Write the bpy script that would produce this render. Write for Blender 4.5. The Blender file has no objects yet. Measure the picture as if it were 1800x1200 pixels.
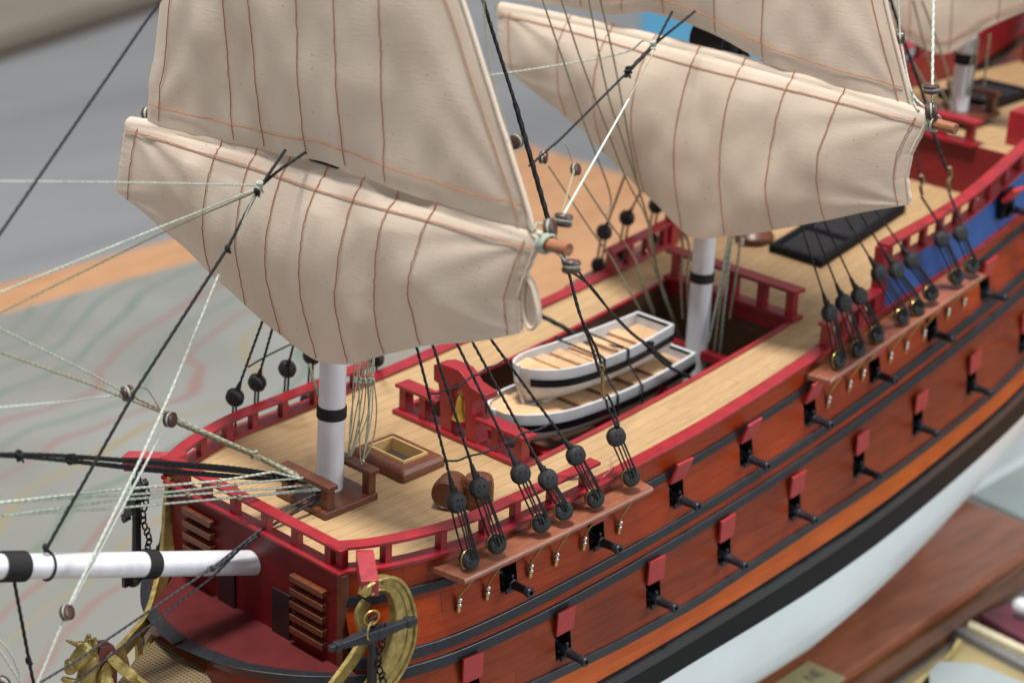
import bpy, math, random
import numpy as np
from mathutils import Vector, Matrix, noise
random.seed(7)
S = bpy.context.scene
COL = S.collection
# ------------------------------------------------------------------ camera (1 unit = 1 cm)
FPX = 3484.35
def _cam():
    p, y, r = [math.radians(a) for a in (-21.9189, 42.665, 2.4216)]
    d = np.array([math.cos(p)*math.cos(y), math.cos(p)*math.sin(y), math.sin(p)])
    rt = np.cross(d, [0, 0, 1]); rt /= np.linalg.norm(rt); u = np.cross(rt, d)
    return (np.array([-47.9441, -53.9651, 35.8809]), rt*math.cos(r)+u*math.sin(r), -rt*math.sin(r)+u*math.cos(r), d)
CC, CR, CU, CD = _cam()
def ray(u, v): return CD + CR*(u-900)/FPX - CU*(v-600)/FPX
# where the line of sight through a photo point meets a real plane of the place (x, y or z = const)
def bx(u, v, x): d = ray(u, v); return CC + (x-CC[0])/d[0]*d
def by(u, v, y): d = ray(u, v); return CC + (y-CC[1])/d[1]*d
def bz(u, v, z): d = ray(u, v); return CC + (z-CC[2])/d[2]*d
def zd(x): return .0048*x + .0026*x*x          # sheer of the deck
def deck(u, v, h=0.):
    z = h
    for _ in range(25):
        p = bz(u, v, z); z = zd(p[0]) + h
    return p
def surf(u, v, fy):
    y = -7.
    for _ in range(40):
        p = by(u, v, y); y = -fy(p[0])
    return p
cam = bpy.data.cameras.new('camera'); co = bpy.data.objects.new('camera', cam); COL.objects.link(co); S.camera = co
M = Matrix(((CR[0], CU[0], -CD[0], CC[0]), (CR[1], CU[1], -CD[1], CC[1]), (CR[2], CU[2], -CD[2], CC[2]), (0, 0, 0, 1)))
co.matrix_world = M
cam.lens = FPX*36/1800; cam.sensor_width = 36; cam.clip_start = 1; cam.clip_end = 5000
cam.dof.use_dof = True; cam.dof.focus_distance = 77.5; cam.dof.aperture_fstop = cam.lens/1000/.70

# ------------------------------------------------------------------ materials
def nodes(name):
    m = bpy.data.materials.new(name); m.use_nodes = True
    nt = m.node_tree; b = nt.nodes['Principled BSDF']
    return m, nt, b
def N(nt, t, **kw):
    n = nt.nodes.new(t)
    for k, v in kw.items(): setattr(n, k, v)
    return n
def ramp(nt, stops, src):
    r = N(nt, 'ShaderNodeValToRGB'); e = r.color_ramp.elements
    while len(e) > 1: e.remove(e[-1])
    e[0].position = stops[0][0]; e[0].color = (*stops[0][1], 1)
    for p, c in stops[1:]:
        q = e.new(p); q.color = (*c, 1)
    nt.links.new(src, r.inputs[0]); return r.outputs[0]
def tex(nt, scale=(1, 1, 1), rot=(0, 0, 0)):
    tc = N(nt, 'ShaderNodeTexCoord'); mp = N(nt, 'ShaderNodeMapping')
    mp.inputs['Scale'].default_value = scale; mp.inputs['Rotation'].default_value = rot
    nt.links.new(tc.outputs['Object'], mp.inputs[0]); return mp.outputs[0]
def noi(nt, vec, sc, det=4, dist=0., rough=.55):
    n = N(nt, 'ShaderNodeTexNoise'); n.inputs['Scale'].default_value = sc; n.inputs['Detail'].default_value = det
    n.inputs['Distortion'].default_value = dist; n.inputs['Roughness'].default_value = rough
    nt.links.new(vec, n.inputs['Vector']); return n.outputs['Fac']
def bump(nt, b, h, s, d=.05):
    n = N(nt, 'ShaderNodeBump'); n.inputs['Strength'].default_value = s; n.inputs['Distance'].default_value = d
    nt.links.new(h, n.inputs['Height']); nt.links.new(n.outputs[0], b.inputs['Normal'])
def plain(name, c, rough=.5, metal=0., coat=0., var=.12, vs=3., bs=.15, bsc=30., bd=.02):
    m, nt, b = nodes(name)
    v = tex(nt); f = noi(nt, v, vs, 5)
    d = tuple(x*(1-var) for x in c); l = tuple(min(1, x*(1+var)) for x in c)
    nt.links.new(ramp(nt, [(.3, d), (.7, l)], f), b.inputs['Base Color'])
    b.inputs['Roughness'].default_value = rough; b.inputs['Metallic'].default_value = metal
    b.inputs['Coat Weight'].default_value = coat; b.inputs['Coat Roughness'].default_value = .25
    if bs: bump(nt, b, noi(nt, v, bsc, 3), bs, bd)
    return m
def wood(name, c1, c2, scale=(.35, 5, 5), rough=.4, coat=.3, bs=.15, sc=1.4, coatr=.22, planks=0.):
    m, nt, b = nodes(name)
    v = tex(nt, scale); f = noi(nt, v, sc, 8, .6, .62)
    f2 = noi(nt, tex(nt, (.25, .5, .5)), 1.1, 2)
    mx = N(nt, 'ShaderNodeMath', operation='MULTIPLY_ADD'); nt.links.new(f2, mx.inputs[0]); mx.inputs[1].default_value = .55; nt.links.new(f, mx.inputs[2])
    cc = ramp(nt, [(.52, c1), (.92, c2)], mx.outputs[0])
    if planks:
        def mth(op, a, b_=None, c=None):
            n = N(nt, 'ShaderNodeMath', operation=op)
            for i, q in enumerate((a, b_, c)):
                if q is None: continue
                if isinstance(q, (int, float)): n.inputs[i].default_value = q
                else: nt.links.new(q, n.inputs[i])
            return n.outputs[0]
        tc = N(nt, 'ShaderNodeTexCoord'); sp = N(nt, 'ShaderNodeSeparateXYZ'); nt.links.new(tc.outputs['Object'], sp.inputs[0])
        x, z = sp.outputs[0], sp.outputs[2]
        zz = mth('SUBTRACT', z, mth('MULTIPLY', mth('MULTIPLY', x, x), .0022))
        q = mth('DIVIDE', zz, planks); row = mth('FLOOR', q); fr = mth('FRACT', q)
        wn = N(nt, 'ShaderNodeTexWhiteNoise', noise_dimensions='1D'); nt.links.new(row, wn.inputs['W'])
        xs = mth('DIVIDE', mth('MULTIPLY_ADD', wn.outputs[0], 11., x), 13.); fx = mth('FRACT', xs)
        w2 = N(nt, 'ShaderNodeTexWhiteNoise', noise_dimensions='1D'); nt.links.new(mth('MULTIPLY_ADD', row, 7.3, mth('FLOOR', xs)), w2.inputs['W'])
        tone = ramp(nt, [(0, (.87, .86, .85)), (1, (1.08, 1.08, 1.08))], w2.outputs[0])
        m1 = N(nt, 'ShaderNodeMix', data_type='RGBA', blend_type='MULTIPLY'); m1.inputs[0].default_value = 1; nt.links.new(cc, m1.inputs[6]); nt.links.new(tone, m1.inputs[7])
        ln = mth('MAXIMUM', mth('LESS_THAN', fr, .045), mth('LESS_THAN', fx, .0035))
        m2 = N(nt, 'ShaderNodeMix', data_type='RGBA'); nt.links.new(mth('MULTIPLY', ln, .5), m2.inputs[0]); nt.links.new(m1.outputs[2], m2.inputs[6]); m2.inputs[7].default_value = (.05, .012, .004, 1); cc = m2.outputs[2]
    nt.links.new(cc, b.inputs['Base Color'])
    b.inputs['Roughness'].default_value = rough; b.inputs['Coat Weight'].default_value = coat; b.inputs['Coat Roughness'].default_value = coatr
    bump(nt, b, noi(nt, tex(nt, (scale[0]*2, scale[1]*5, scale[2]*5)), 4, 4), bs, .02)
    return m
def spec(m, v):
    m.node_tree.nodes['Principled BSDF'].inputs['Specular IOR Level'].default_value = v; return m
RED = plain('red_paint', (.25, .008, .015), .40, coat=.22, var=.22, vs=1.3, bs=.25, bsc=14, bd=.03)
REDL = plain('red_paint_lid', (.36, .020, .024), .42, coat=.1, var=.14, vs=2.5, bs=.2)
MAH = wood('mahogany_hull', (.19, .019, .003), (.31, .040, .004), scale=(.3, 7, 9), rough=.34, coat=.16, planks=.78)
MAHD = wood('mahogany_hull_dark', (.12, .016, .004), (.25, .036, .006), scale=(.3, 7, 9), rough=.38, coat=.12, planks=.85)
MAHO = wood('mahogany_hull_orange', (.32, .045, .003), (.50, .095, .004), scale=(.3, 7, 9), rough=.32, coat=.2)
BROWN = wood('walnut_trim', (.045, .013, .006), (.15, .042, .016), scale=(.8, 7, 7), rough=.38, coat=.2)
CHAN = wood('channel_wood', (.15, .048, .025), (.28, .10, .054), scale=(.6, 6, 6), rough=.33, coat=.5)
YARD = wood('yard_wood', (.15, .05, .022), (.36, .15, .07), scale=(6, .6, 6), rough=.45, coat=.1)
BLK = plain('black_satin', (.006, .0065, .009), .42, coat=.15, var=.3, vs=5, bs=.2)
IRON = plain('painted_iron', (.020, .022, .029), .36, metal=.25, var=.4, vs=8, bs=.5, bsc=25, bd=.03)
BLKR = plain('black_thread', (.010, .010, .012), .85, var=.4, vs=20, bs=.4, bsc=60)
GRYR = plain('charcoal_thread', (.035, .036, .042), .8, var=.4, vs=20, bs=.4, bsc=60)
WHR = plain('pale_thread', (.50, .54, .48), .75, var=.12, vs=9, bs=.4, bsc=60)
OLR = plain('olive_thread', (.27, .26, .17), .8, var=.25, vs=6, bs=.4, bsc=60)
GRR = plain('grey_green_thread', (.36, .41, .34), .8, var=.25, vs=6, bs=.4, bsc=60)
WHITE = wood('white_paint', (.58, .585, .62), (.70, .71, .75), scale=(2, 2, .5), rough=.36, coat=.15, bs=.12, sc=1.2)
WHB = plain('white_boat_paint', (.47, .475, .48), .45, var=.08, vs=2, bs=.1, bsc=8)
BOTT = plain('pale_bottom_paint', (.74, .82, .84), .3, coat=.3, var=.03, vs=.4, bs=0)
BRASS = plain('brass', (.52, .38, .12), .34, metal=.85, var=.2, vs=6, bs=.2)
GOLD = plain('gold_paint', (.34, .26, .085), .36, metal=.6, var=.35, vs=3, bs=.5, bsc=7, bd=.06)
STEEL = plain('steel_pin', (.62, .60, .55), .28, metal=1, var=.1, bs=0)
BLUE = plain('blue_paint', (.018, .075, .26), .5, var=.12, vs=1.2, bs=.1)
BLOCK = wood('block_wood', (.022, .011, .009), (.075, .035, .028), scale=(3, 3, 8), rough=.45, coat=.25)
PLANKW = wood('pale_boat_wood', (.36, .21, .11), (.60, .39, .22), scale=(.6, 5, 5), rough=.55, coat=0)
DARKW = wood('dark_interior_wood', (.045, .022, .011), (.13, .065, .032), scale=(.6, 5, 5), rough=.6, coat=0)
MESHG = plain('dark_grating', (.022, .022, .025), .5, var=.3, vs=4, bs=.2)
BELL = plain('bell_brass', (.75, .48, .08), .3, metal=.8, var=.1, bs=0)
STAND = wood('stand_mahogany', (.19, .050, .022), (.37, .12, .052), scale=(.12, 1.4, 1.4), rough=.3, coat=.5, coatr=.3)
STANDE = wood('stand_edge', (.08, .028, .010), (.17, .065, .025), scale=(.2, 2, 2), rough=.3, coat=.6)
def deck_mat():
    m, nt, b = nodes('deck_planks')
    tc = N(nt, 'ShaderNodeTexCoord'); sp = N(nt, 'ShaderNodeSeparateXYZ'); nt.links.new(tc.outputs['Object'], sp.inputs[0])
    W = .62
    dv = N(nt, 'ShaderNodeMath', operation='DIVIDE'); nt.links.new(sp.outputs[1], dv.inputs[0]); dv.inputs[1].default_value = W
    fl = N(nt, 'ShaderNodeMath', operation='FLOOR'); nt.links.new(dv.outputs[0], fl.inputs[0])
    fr = N(nt, 'ShaderNodeMath', operation='FRACT'); nt.links.new(dv.outputs[0], fr.inputs[0])
    wn = N(nt, 'ShaderNodeTexWhiteNoise', noise_dimensions='1D'); nt.links.new(fl.outputs[0], wn.inputs['W'])
    # butt joints, shifted for every plank
    ad = N(nt, 'ShaderNodeMath', operation='MULTIPLY_ADD'); nt.links.new(wn.outputs[0], ad.inputs[0]); ad.inputs[1].default_value = 9.; nt.links.new(sp.outputs[0], ad.inputs[2])
    d2 = N(nt, 'ShaderNodeMath', operation='DIVIDE'); nt.links.new(ad.outputs[0], d2.inputs[0]); d2.inputs[1].default_value = 24.
    f2 = N(nt, 'ShaderNodeMath', operation='FLOOR'); nt.links.new(d2.outputs[0], f2.inputs[0])
    sm = N(nt, 'ShaderNodeMath', operation='MULTIPLY_ADD'); nt.links.new(f2.outputs[0], sm.inputs[0]); sm.inputs[1].default_value = 7.31; nt.links.new(fl.outputs[0], sm.inputs[2])
    w2 = N(nt, 'ShaderNodeTexWhiteNoise', noise_dimensions='1D'); nt.links.new(sm.outputs[0], w2.inputs['W'])
    g = noi(nt, tex(nt, (.5, 7, 5)), 1.6, 7, .5, .6)
    a = N(nt, 'ShaderNodeMath', operation='MULTIPLY_ADD'); nt.links.new(w2.outputs[0], a.inputs[0]); a.inputs[1].default_value = .16; nt.links.new(g, a.inputs[2])
    c = ramp(nt, [(.3, (.29, .18, .085)), (.6, (.385, .25, .125)), (.95, (.46, .315, .165))], a.outputs[0])
    ln = N(nt, 'ShaderNodeMath', operation='LESS_THAN'); nt.links.new(fr.outputs[0], ln.inputs[0]); ln.inputs[1].default_value = .055
    fj = N(nt, 'ShaderNodeMath', operation='FRACT'); nt.links.new(d2.outputs[0], fj.inputs[0])
    lj = N(nt, 'ShaderNodeMath', operation='LESS_THAN'); nt.links.new(fj.outputs[0], lj.inputs[0]); lj.inputs[1].default_value = .0014
    mxn = N(nt, 'ShaderNodeMath', operation='MAXIMUM'); nt.links.new(ln.outputs[0], mxn.inputs[0]); nt.links.new(lj.outputs[0], mxn.inputs[1])
    ml = N(nt, 'ShaderNodeMath', operation='MULTIPLY'); nt.links.new(mxn.outputs[0], ml.inputs[0]); ml.inputs[1].default_value = .62
    mx = N(nt, 'ShaderNodeMix', data_type='RGBA'); nt.links.new(ml.outputs[0], mx.inputs[0]); nt.links.new(c, mx.inputs[6]); mx.inputs[7].default_value = (.13, .085, .05, 1)
    nt.links.new(mx.outputs[2], b.inputs['Base Color']); b.inputs['Roughness'].default_value = .52
    bump(nt, b, mxn.outputs[0], -.3, .02)
    return m
DECK = deck_mat()
def cloth_mat():
    m, nt, b = nodes('sail_canvas')
    v = tex(nt); f = noi(nt, v, .35, 5)
    c = ramp(nt, [(.3, (.84, .72, .59)), (.7, (.90, .795, .67))], f)
    # cotton seed specks
    vo = N(nt, 'ShaderNodeTexVoronoi'); vo.inputs['Scale'].default_value = 1.7; nt.links.new(v, vo.inputs['Vector'])
    lt = N(nt, 'ShaderNodeMath', operation='LESS_THAN'); nt.links.new(vo.outputs['Distance'], lt.inputs[0]); lt.inputs[1].default_value = .055
    mu = N(nt, 'ShaderNodeMath', operation='MULTIPLY'); nt.links.new(lt.outputs[0], mu.inputs[0]); mu.inputs[1].default_value = .6
    mx = N(nt, 'ShaderNodeMix', data_type='RGBA'); nt.links.new(mu.outputs[0], mx.inputs[0]); nt.links.new(c, mx.inputs[6]); mx.inputs[7].default_value = (.16, .11, .08, 1)
    # weave
    w1 = noi(nt, tex(nt, (1, .35, 3.2)), 5, 3, 0, .7); w2 = noi(nt, tex(nt, (1, 3.2, .35)), 5, 3, 0, .7)
    ad = N(nt, 'ShaderNodeMath', operation='ADD'); nt.links.new(w1, ad.inputs[0]); nt.links.new(w2, ad.inputs[1])
    ad2 = N(nt, 'ShaderNodeMath', operation='MULTIPLY_ADD'); nt.links.new(noi(nt, v, 5., 5, 0, .8), ad2.inputs[0]); ad2.inputs[1].default_value = .7; nt.links.new(ad.outputs[0], ad2.inputs[2])
    wv = ramp(nt, [(1.05, (.74, .72, .70)), (1.62, (1.1, 1.1, 1.1))], ad2.outputs[0])
    m2 = N(nt, 'ShaderNodeMix', data_type='RGBA', blend_type='MULTIPLY'); m2.inputs[0].default_value = .9
    nt.links.new(mx.outputs[2], m2.inputs[6]); nt.links.new(wv, m2.inputs[7])
    nt.links.new(m2.outputs[2], b.inputs['Base Color']); b.inputs['Roughness'].default_value = .9
    b.inputs['Sheen Weight'].default_value = .15
    bump(nt, b, ad.outputs[0], .32, .04)
    tr = N(nt, 'ShaderNodeBsdfTranslucent'); nt.links.new(m2.outputs[2], tr.inputs[0])
    ms = N(nt, 'ShaderNodeMixShader'); ms.inputs[0].default_value = .26
    out = nt.nodes['Material Output']; nt.links.new(b.outputs[0], ms.inputs[1]); nt.links.new(tr.outputs[0], ms.inputs[2]); nt.links.new(ms.outputs[0], out.inputs[0])
    return m
CLOTH = cloth_mat()
STITCH = plain('rust_stitching', (.38, .14, .055), .8, var=.2, vs=12, bs=0)

for q_ in (MAH, MAHD, MAHO): spec(q_, .3)
spec(BLK, .10); BLK.node_tree.nodes['Principled BSDF'].inputs['Coat Weight'].default_value = .08; spec(IRON, .5)
for q_ in (CLOTH, BLKR): pass
# ------------------------------------------------------------------ mesh builder
class MB:
    def __init__(s): s.v = []; s.f = []; s.m = []; s.mi = 0
    def q(s, vs, fs):
        o = len(s.v); s.v += [tuple(map(float, p)) for p in vs]
        for f in fs: s.f.append(tuple(i+o for i in f)); s.m.append(s.mi)
        return s
    def box(s, c, h, ax=None):
        c = np.array(c, float); A = [np.array(a, float) for a in (ax or ((1, 0, 0), (0, 1, 0), (0, 0, 1)))]
        P = [c + A[0]*h[0]*i + A[1]*h[1]*j + A[2]*h[2]*k for i in (-1, 1) for j in (-1, 1) for k in (-1, 1)]
        return s.q(P, [(0, 1, 3, 2), (4, 6, 7, 5), (0, 4, 5, 1), (2, 3, 7, 6), (0, 2, 6, 4), (1, 5, 7, 3)])
    def tube(s, pts, r, n=8, twist=0., lay=1.3, caps=True):
        P = [np.array(p, float) for p in pts]
        if twist:
            Q = [P[0]]; L = [0.]
            for a, b in zip(P, P[1:]):
                d = np.linalg.norm(b-a); k = max(1, int(d/(r*.8)))
                for i in range(1, k+1): Q.append(a+(b-a)*i/k); L.append(L[-1]+d/k)
            P = Q
        rr = r if isinstance(r, (list, tuple)) else [r]*len(P)
        T = []
        for i in range(len(P)):
            t = P[min(i+1, len(P)-1)]-P[max(i-1, 0)]; T.append(t/(np.linalg.norm(t)+1e-12))
        up = np.array([0, 0, 1.]) if abs(T[0][2]) < .9 else np.array([1., 0, 0])
        a = np.cross(T[0], up); a /= np.linalg.norm(a); V = []
        for i, p in enumerate(P):
            a = a - T[i]*(a@T[i]); a /= np.linalg.norm(a); b = np.cross(T[i], a)
            for k in range(n):
                th = 2*math.pi*k/n; q = rr[i]
                if twist: q = rr[i]*(1+twist*math.cos(3*(th-2*math.pi*L[i]/(rr[i]*13*lay))))
                V.append(p+a*math.cos(th)*q+b*math.sin(th)*q)
        F = [(i*n+k, i*n+(k+1) % n, (i+1)*n+(k+1) % n, (i+1)*n+k) for i in range(len(P)-1) for k in range(n)]
        if caps: F += [tuple(range(n-1, -1, -1)), tuple((len(P)-1)*n+k for k in range(n))]
        return s.q(V, F)
    def lathe(s, p0, p1, prof, n=20, caps=True):
        p0 = np.array(p0, float); p1 = np.array(p1, float)
        t = p1-p0; Ln = np.linalg.norm(t); t /= Ln
        up = np.array([0, 0, 1.]) if abs(t[2]) < .9 else np.array([1., 0, 0])
        a = np.cross(t, up); a /= np.linalg.norm(a); b = np.cross(t, a); V = []
        for f, r in prof:
            for k in range(n):
                th = 2*math.pi*k/n; V.append(p0+t*Ln*f+(a*math.cos(th)+b*math.sin(th))*r)
        F = [(i*n+k, i*n+(k+1) % n, (i+1)*n+(k+1) % n, (i+1)*n+k) for i in range(len(prof)-1) for k in range(n)]
        if caps: F += [tuple(range(n-1, -1, -1)), tuple((len(prof)-1)*n+k for k in range(n))]
        return s.q(V, F)
    def prism(s, poly, vec):
        n = len(poly); vec = np.array(vec, float); P = [np.array(p, float) for p in poly]
        V = P+[p+vec for p in P]
        return s.q(V, [tuple(range(n-1, -1, -1)), tuple(range(n, 2*n))]+[(i, (i+1) % n, n+(i+1) % n, n+i) for i in range(n)])
    def grid(s, G, skip=None, wrap=False):
        R, C = len(G), len(G[0]); V = [p for row in G for p in row]
        F = [(i*C+j, i*C+j+1, (i+1)*C+j+1, (i+1)*C+j) for i in range(R-1) for j in range(C-1) if not (skip and skip(i, j))]
        return s.q(V, F)
    def torus(s, c, ax, R, r, n=20, k=8, sq=1.):
        c = np.array(c, float); t = np.array(ax, float); t /= np.linalg.norm(t)
        up = np.array([0, 0, 1.]) if abs(t[2]) < .9 else np.array([1., 0, 0])
        a = np.cross(t, up); a /= np.linalg.norm(a); b = np.cross(t, a)
        P = [c+a*math.cos(2*math.pi*i/n)*R+b*math.sin(2*math.pi*i/n)*R*sq for i in range(n)]; V = []
        for i, p in enumerate(P):
            o = p-c; o /= np.linalg.norm(o)
            for j in range(k): V.append(p+o*math.cos(2*math.pi*j/k)*r+t*math.sin(2*math.pi*j/k)*r)
        return s.q(V, [(i*k+j, i*k+(j+1) % k, ((i+1) % n)*k+(j+1) % k, ((i+1) % n)*k+j) for i in range(n) for j in range(k)])
    def ball(s, c, r, n=12, k=8, sc=(1, 1, 1), ax=None):
        c = np.array(c, float); A = [np.array(a, float) for a in (ax or ((1, 0, 0), (0, 1, 0), (0, 0, 1)))]; V = []
        for i in range(1, k):
            ph = math.pi*i/k
            for j in range(n):
                th = 2*math.pi*j/n
                V.append(c+r*(A[0]*sc[0]*math.sin(ph)*math.cos(th)+A[1]*sc[1]*math.sin(ph)*math.sin(th)+A[2]*sc[2]*math.cos(ph)))
        V += [c+A[2]*r*sc[2], c-A[2]*r*sc[2]]; t = (k-1)*n
        F = [(i*n+j, (i+1)*n+j, (i+1)*n+(j+1) % n, i*n+(j+1) % n) for i in range(k-2) for j in range(n)]
        F += [(t, j, (j+1) % n) for j in range(n)]+[(t+1, (k-2)*n+(j+1) % n, (k-2)*n+j) for j in range(n)]
        return s.q(V, F)
    # a rectangular section swept along a path; w = half width across (in the horizontal plane), h = half height
    def rail(s, path, w, h, off=0., side=None):
        P = [np.array(p, float) for p in path]; V = []
        for i, p in enumerate(P):
            t = P[min(i+1, len(P)-1)]-P[max(i-1, 0)]; t[2] = 0; t /= np.linalg.norm(t); n = np.array([-t[1], t[0], 0.])
            c = p+n*off
            for a, b in ((-1, -1), (1, -1), (1, 1), (-1, 1)): V.append(c+n*w*a+np.array([0, 0, h*b]))
        F = [(i*4+k, i*4+(k+1) % 4, (i+1)*4+(k+1) % 4, (i+1)*4+k) for i in range(len(P)-1) for k in range(4)]
        F += [(3, 2, 1, 0), tuple((len(P)-1)*4+k for k in range(4))]
        return s.q(V, F)
    def build(s, name, mats, parent=None, smooth=False, bevel=0., label=None, solid=0., sub=0, merge=True):
        me = bpy.data.meshes.new(name); me.from_pydata(s.v, [], s.f)
        mats = mats if isinstance(mats, (list, tuple)) else [mats]
        for m in mats: me.materials.append(m)
        me.polygons.foreach_set('material_index', s.m)
        me.validate()
        import bmesh
        bm = bmesh.new(); bm.from_mesh(me)
        if merge: bmesh.ops.remove_doubles(bm, verts=bm.verts, dist=1e-4)
        bmesh.ops.recalc_face_normals(bm, faces=bm.faces)
        if smooth:
            for f in bm.faces: f.smooth = True
            for e in bm.edges:
                if len(e.link_faces) == 2 and e.calc_face_angle(0) > .8: e.smooth = False
        bm.to_mesh(me); bm.free()
        o = bpy.data.objects.new(name, me); COL.objects.link(o)
        if parent:
            o.parent = parent; o.matrix_parent_inverse = WI(parent)
        if label: o['label'] = label
        if solid:
            d = o.modifiers.new('s', 'SOLIDIFY'); d.thickness = solid; d.offset = 0
        if sub:
            d = o.modifiers.new('u', 'SUBSURF'); d.levels = sub; d.render_levels = sub
        if bevel:
            d = o.modifiers.new('b', 'BEVEL'); d.width = bevel; d.segments = 2; d.limit_method = 'ANGLE'; d.angle_limit = .6
        return o
def WI(o):
    L = Vector((0, 0, 0)); p = o
    while p: L += p.location; p = p.parent
    # parents built here only translate; mesh parts keep world coordinates in their vertices
    return Matrix.Translation(-Vector(o.get('base', (0, 0, 0))))
def thing(name, label, cat, loc, group=None):
    o = bpy.data.objects.new(name, None); COL.objects.link(o); o.location = loc; o['base'] = tuple(map(float, loc))
    o.empty_display_size = 1; o['label'] = label; o['category'] = cat
    if group: o['group'] = group
    return o
def tag(o, label, cat, group=None, kind=None):
    o['label'] = label; o['category'] = cat
    if group: o['group'] = group
    if kind: o['kind'] = kind
    return o
def copy_part(src, name, loc, rot, parent):
    c = src.copy(); COL.objects.link(c); c.name = name; c.parent = parent; c.matrix_parent_inverse = WI(parent)
    c.location = loc; c.rotation_euler = rot; return c
def crv(kn):
    X = [k[0] for k in kn]; Yv = [k[1] for k in kn]; n = len(kn)
    sl = [(Yv[i+1]-Yv[i])/(X[i+1]-X[i]) for i in range(n-1)]
    m = [sl[0]]+[(0 if sl[i-1]*sl[i] <= 0 else 2*sl[i-1]*sl[i]/(sl[i-1]+sl[i])) for i in range(1, n-1)]+[sl[-1]]
    def f(x):
        if x <= X[0]: return Yv[0]
        if x >= X[-1]: return Yv[-1]
        i = max(j for j in range(n-1) if X[j] <= x); h = X[i+1]-X[i]; t = (x-X[i])/h
        return ((1+2*t)*(1-t)**2*Yv[i]+t*(1-t)**2*h*m[i]+t*t*(3-2*t)*Yv[i+1]+t*t*(t-1)*h*m[i+1])
    return f
def smooth_path(pts, k=6):
    P = [np.array(p, float) for p in pts]
    if len(P) < 3: return P
    out = []
    for i in range(len(P)-1):
        p0 = P[max(i-1, 0)]; p1 = P[i]; p2 = P[i+1]; p3 = P[min(i+2, len(P)-1)]
        for j in range(k):
            t = j/k
            out.append(.5*((2*p1)+(-p0+p2)*t+(2*p0-5*p1+4*p2-p3)*t*t+(-p0+3*p1-3*p2+p3)*t**3))
    return out+[P[-1]]

# ------------------------------------------------------------------ the ship
SHIP = thing('model_ship', 'large wooden model sailing ship with red-brown hull, red rails, canvas sails and black gun barrels', 'model ship', (25, 0, -17))
YR = crv([(-4, 5.2), (-3, 5.8), (-2, 6.2), (-1, 6.5), (0, 6.75), (1.5, 6.95), (4, 7.0), (8, 7.1), (14, 7.1), (22, 6.85), (30, 6.6), (40, 6.3), (50, 5.8), (64, 4.8)])
Y3 = crv([(-7.35, 0), (-7.2, 1.3), (-6.9, 2.6), (-6.3, 3.8), (-5.3, 5.15), (-4, 6.3), (-3, 6.8), (-2, 7.1), (0, 7.45), (4, 7.65), (14, 7.7), (25, 7.6), (35, 7.4), (45, 7.05), (64, 5.6)])
aft = lambda x: max(0, (x-30)/34)
def ZR(x): return zd(x)-(.0 if x < 30 else min(.45, (x-30)*.06))
z4 = crv([(-7.35, -6.5), (4, -6.9), (10, -7.1), (14, -7.06), (18, -6.75), (22.6, -6.39), (28.3, -5.92), (31.7, -5.55), (39.2, -4.4), (42.8, -3.5), (50, -1.6), (64, 3)])
z5 = crv([(-7.35, -7.9), (7.6, -8.28), (13.5, -8.13), (20.2, -7.84), (27.6, -7.3), (31.6, -6.8), (35.6, -6.16), (40.3, -5.33), (42.8, -4.7), (50, -2.9), (64, 1.5)])
z6 = crv([(-7.35, -9.8), (11.9, -10.15), (13.7, -10.08), (22.6, -9.9), (28.7, -9.45), (32, -9.0), (37.5, -8.05), (43.3, -6.8), (50, -4.8), (64, -1)])
def LV(x):   # (z, half breadth) of the key levels at station x
    y3 = Y3(x); b = min(1, max(0, (x+7.35)/6))**.5
    L = [(ZR(x), YR(x)), (zd(x)-1.15, YR(x)+.22*(y3-YR(x))), (zd(x)-3.55, YR(x)+.78*(y3-YR(x))), (zd(x)-4.3+.15*max(0, min(1, (6-x)/10)), y3),
         (z4(x), y3+.4*b), (z5(x), y3+.6*b), (z6(x), y3+.6*b)]
    zk = -16.8; full = 1-.9*max(0, (x-26)/26)**1.15 if x > 26 else 1; full = max(full, .12)
    for q in (.12, .25, .4, .55, .7, .82, .92, 1):
        e = 2.7*full+.75
        w = (1-q**e)**(1/(1.2+.8*full)); L.append((z6(x)+(zk-z6(x))*q, max(.18, (y3+.6*b)*(w*(1-.45*(1-full)*q)))*1.))
    return L
def pt_on(x, lev):
    L = LV(x); i = min(int(lev), len(L)-2); t = lev-i
    return L[i][0]*(1-t)+L[i+1][0]*t, L[i][1]*(1-t)+L[i+1][1]*t
def lev_of(x, z):
    L = LV(x)
    for i in range(len(L)-1):
        if L[i][0] >= z >= L[i+1][0]: return i+(L[i][0]-z)/(L[i][0]-L[i+1][0])
    return 0.
def hullY(x, z): return pt_on(x, lev_of(x, z))[1]

UP = [(895, 1022), (1050, 937), (1190, 862), (1313, 785), (1424, 722), (1537, 647), (1637, 577), (1729, 508)]
LO = [(828, 1215), (990, 1130), (1148, 1042), (1272, 968), (1395, 890), (1508, 812), (1611, 737), (1705, 665), (1795, 600)]
fU = lambda x: hullY(x, zd(x)-2.4); fL = lambda x: hullY(x, zd(x)-6)
upx = [surf(u, v, fU) for u, v in UP]; lox = [surf(u, v, fL) for u, v in LO]
cu = np.polyfit([p[0] for p in upx], [p[2]-zd(p[0]) for p in upx], 1); cl = np.polyfit([p[0] for p in lox], [p[2] for p in lox], 2)
UPX = [p[0] for p in upx]+[upx[-1][0]+4.9, upx[-1][0]+9.8]; LOX = [p[0] for p in lox]+[lox[-1][0]+5, lox[-1][0]+10]
zU = lambda x: zd(x)+cu[0]*x+cu[1]; zL = lambda x: cl[0]*x*x+cl[1]*x+cl[2]
PW, PH = .48, .56
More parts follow.
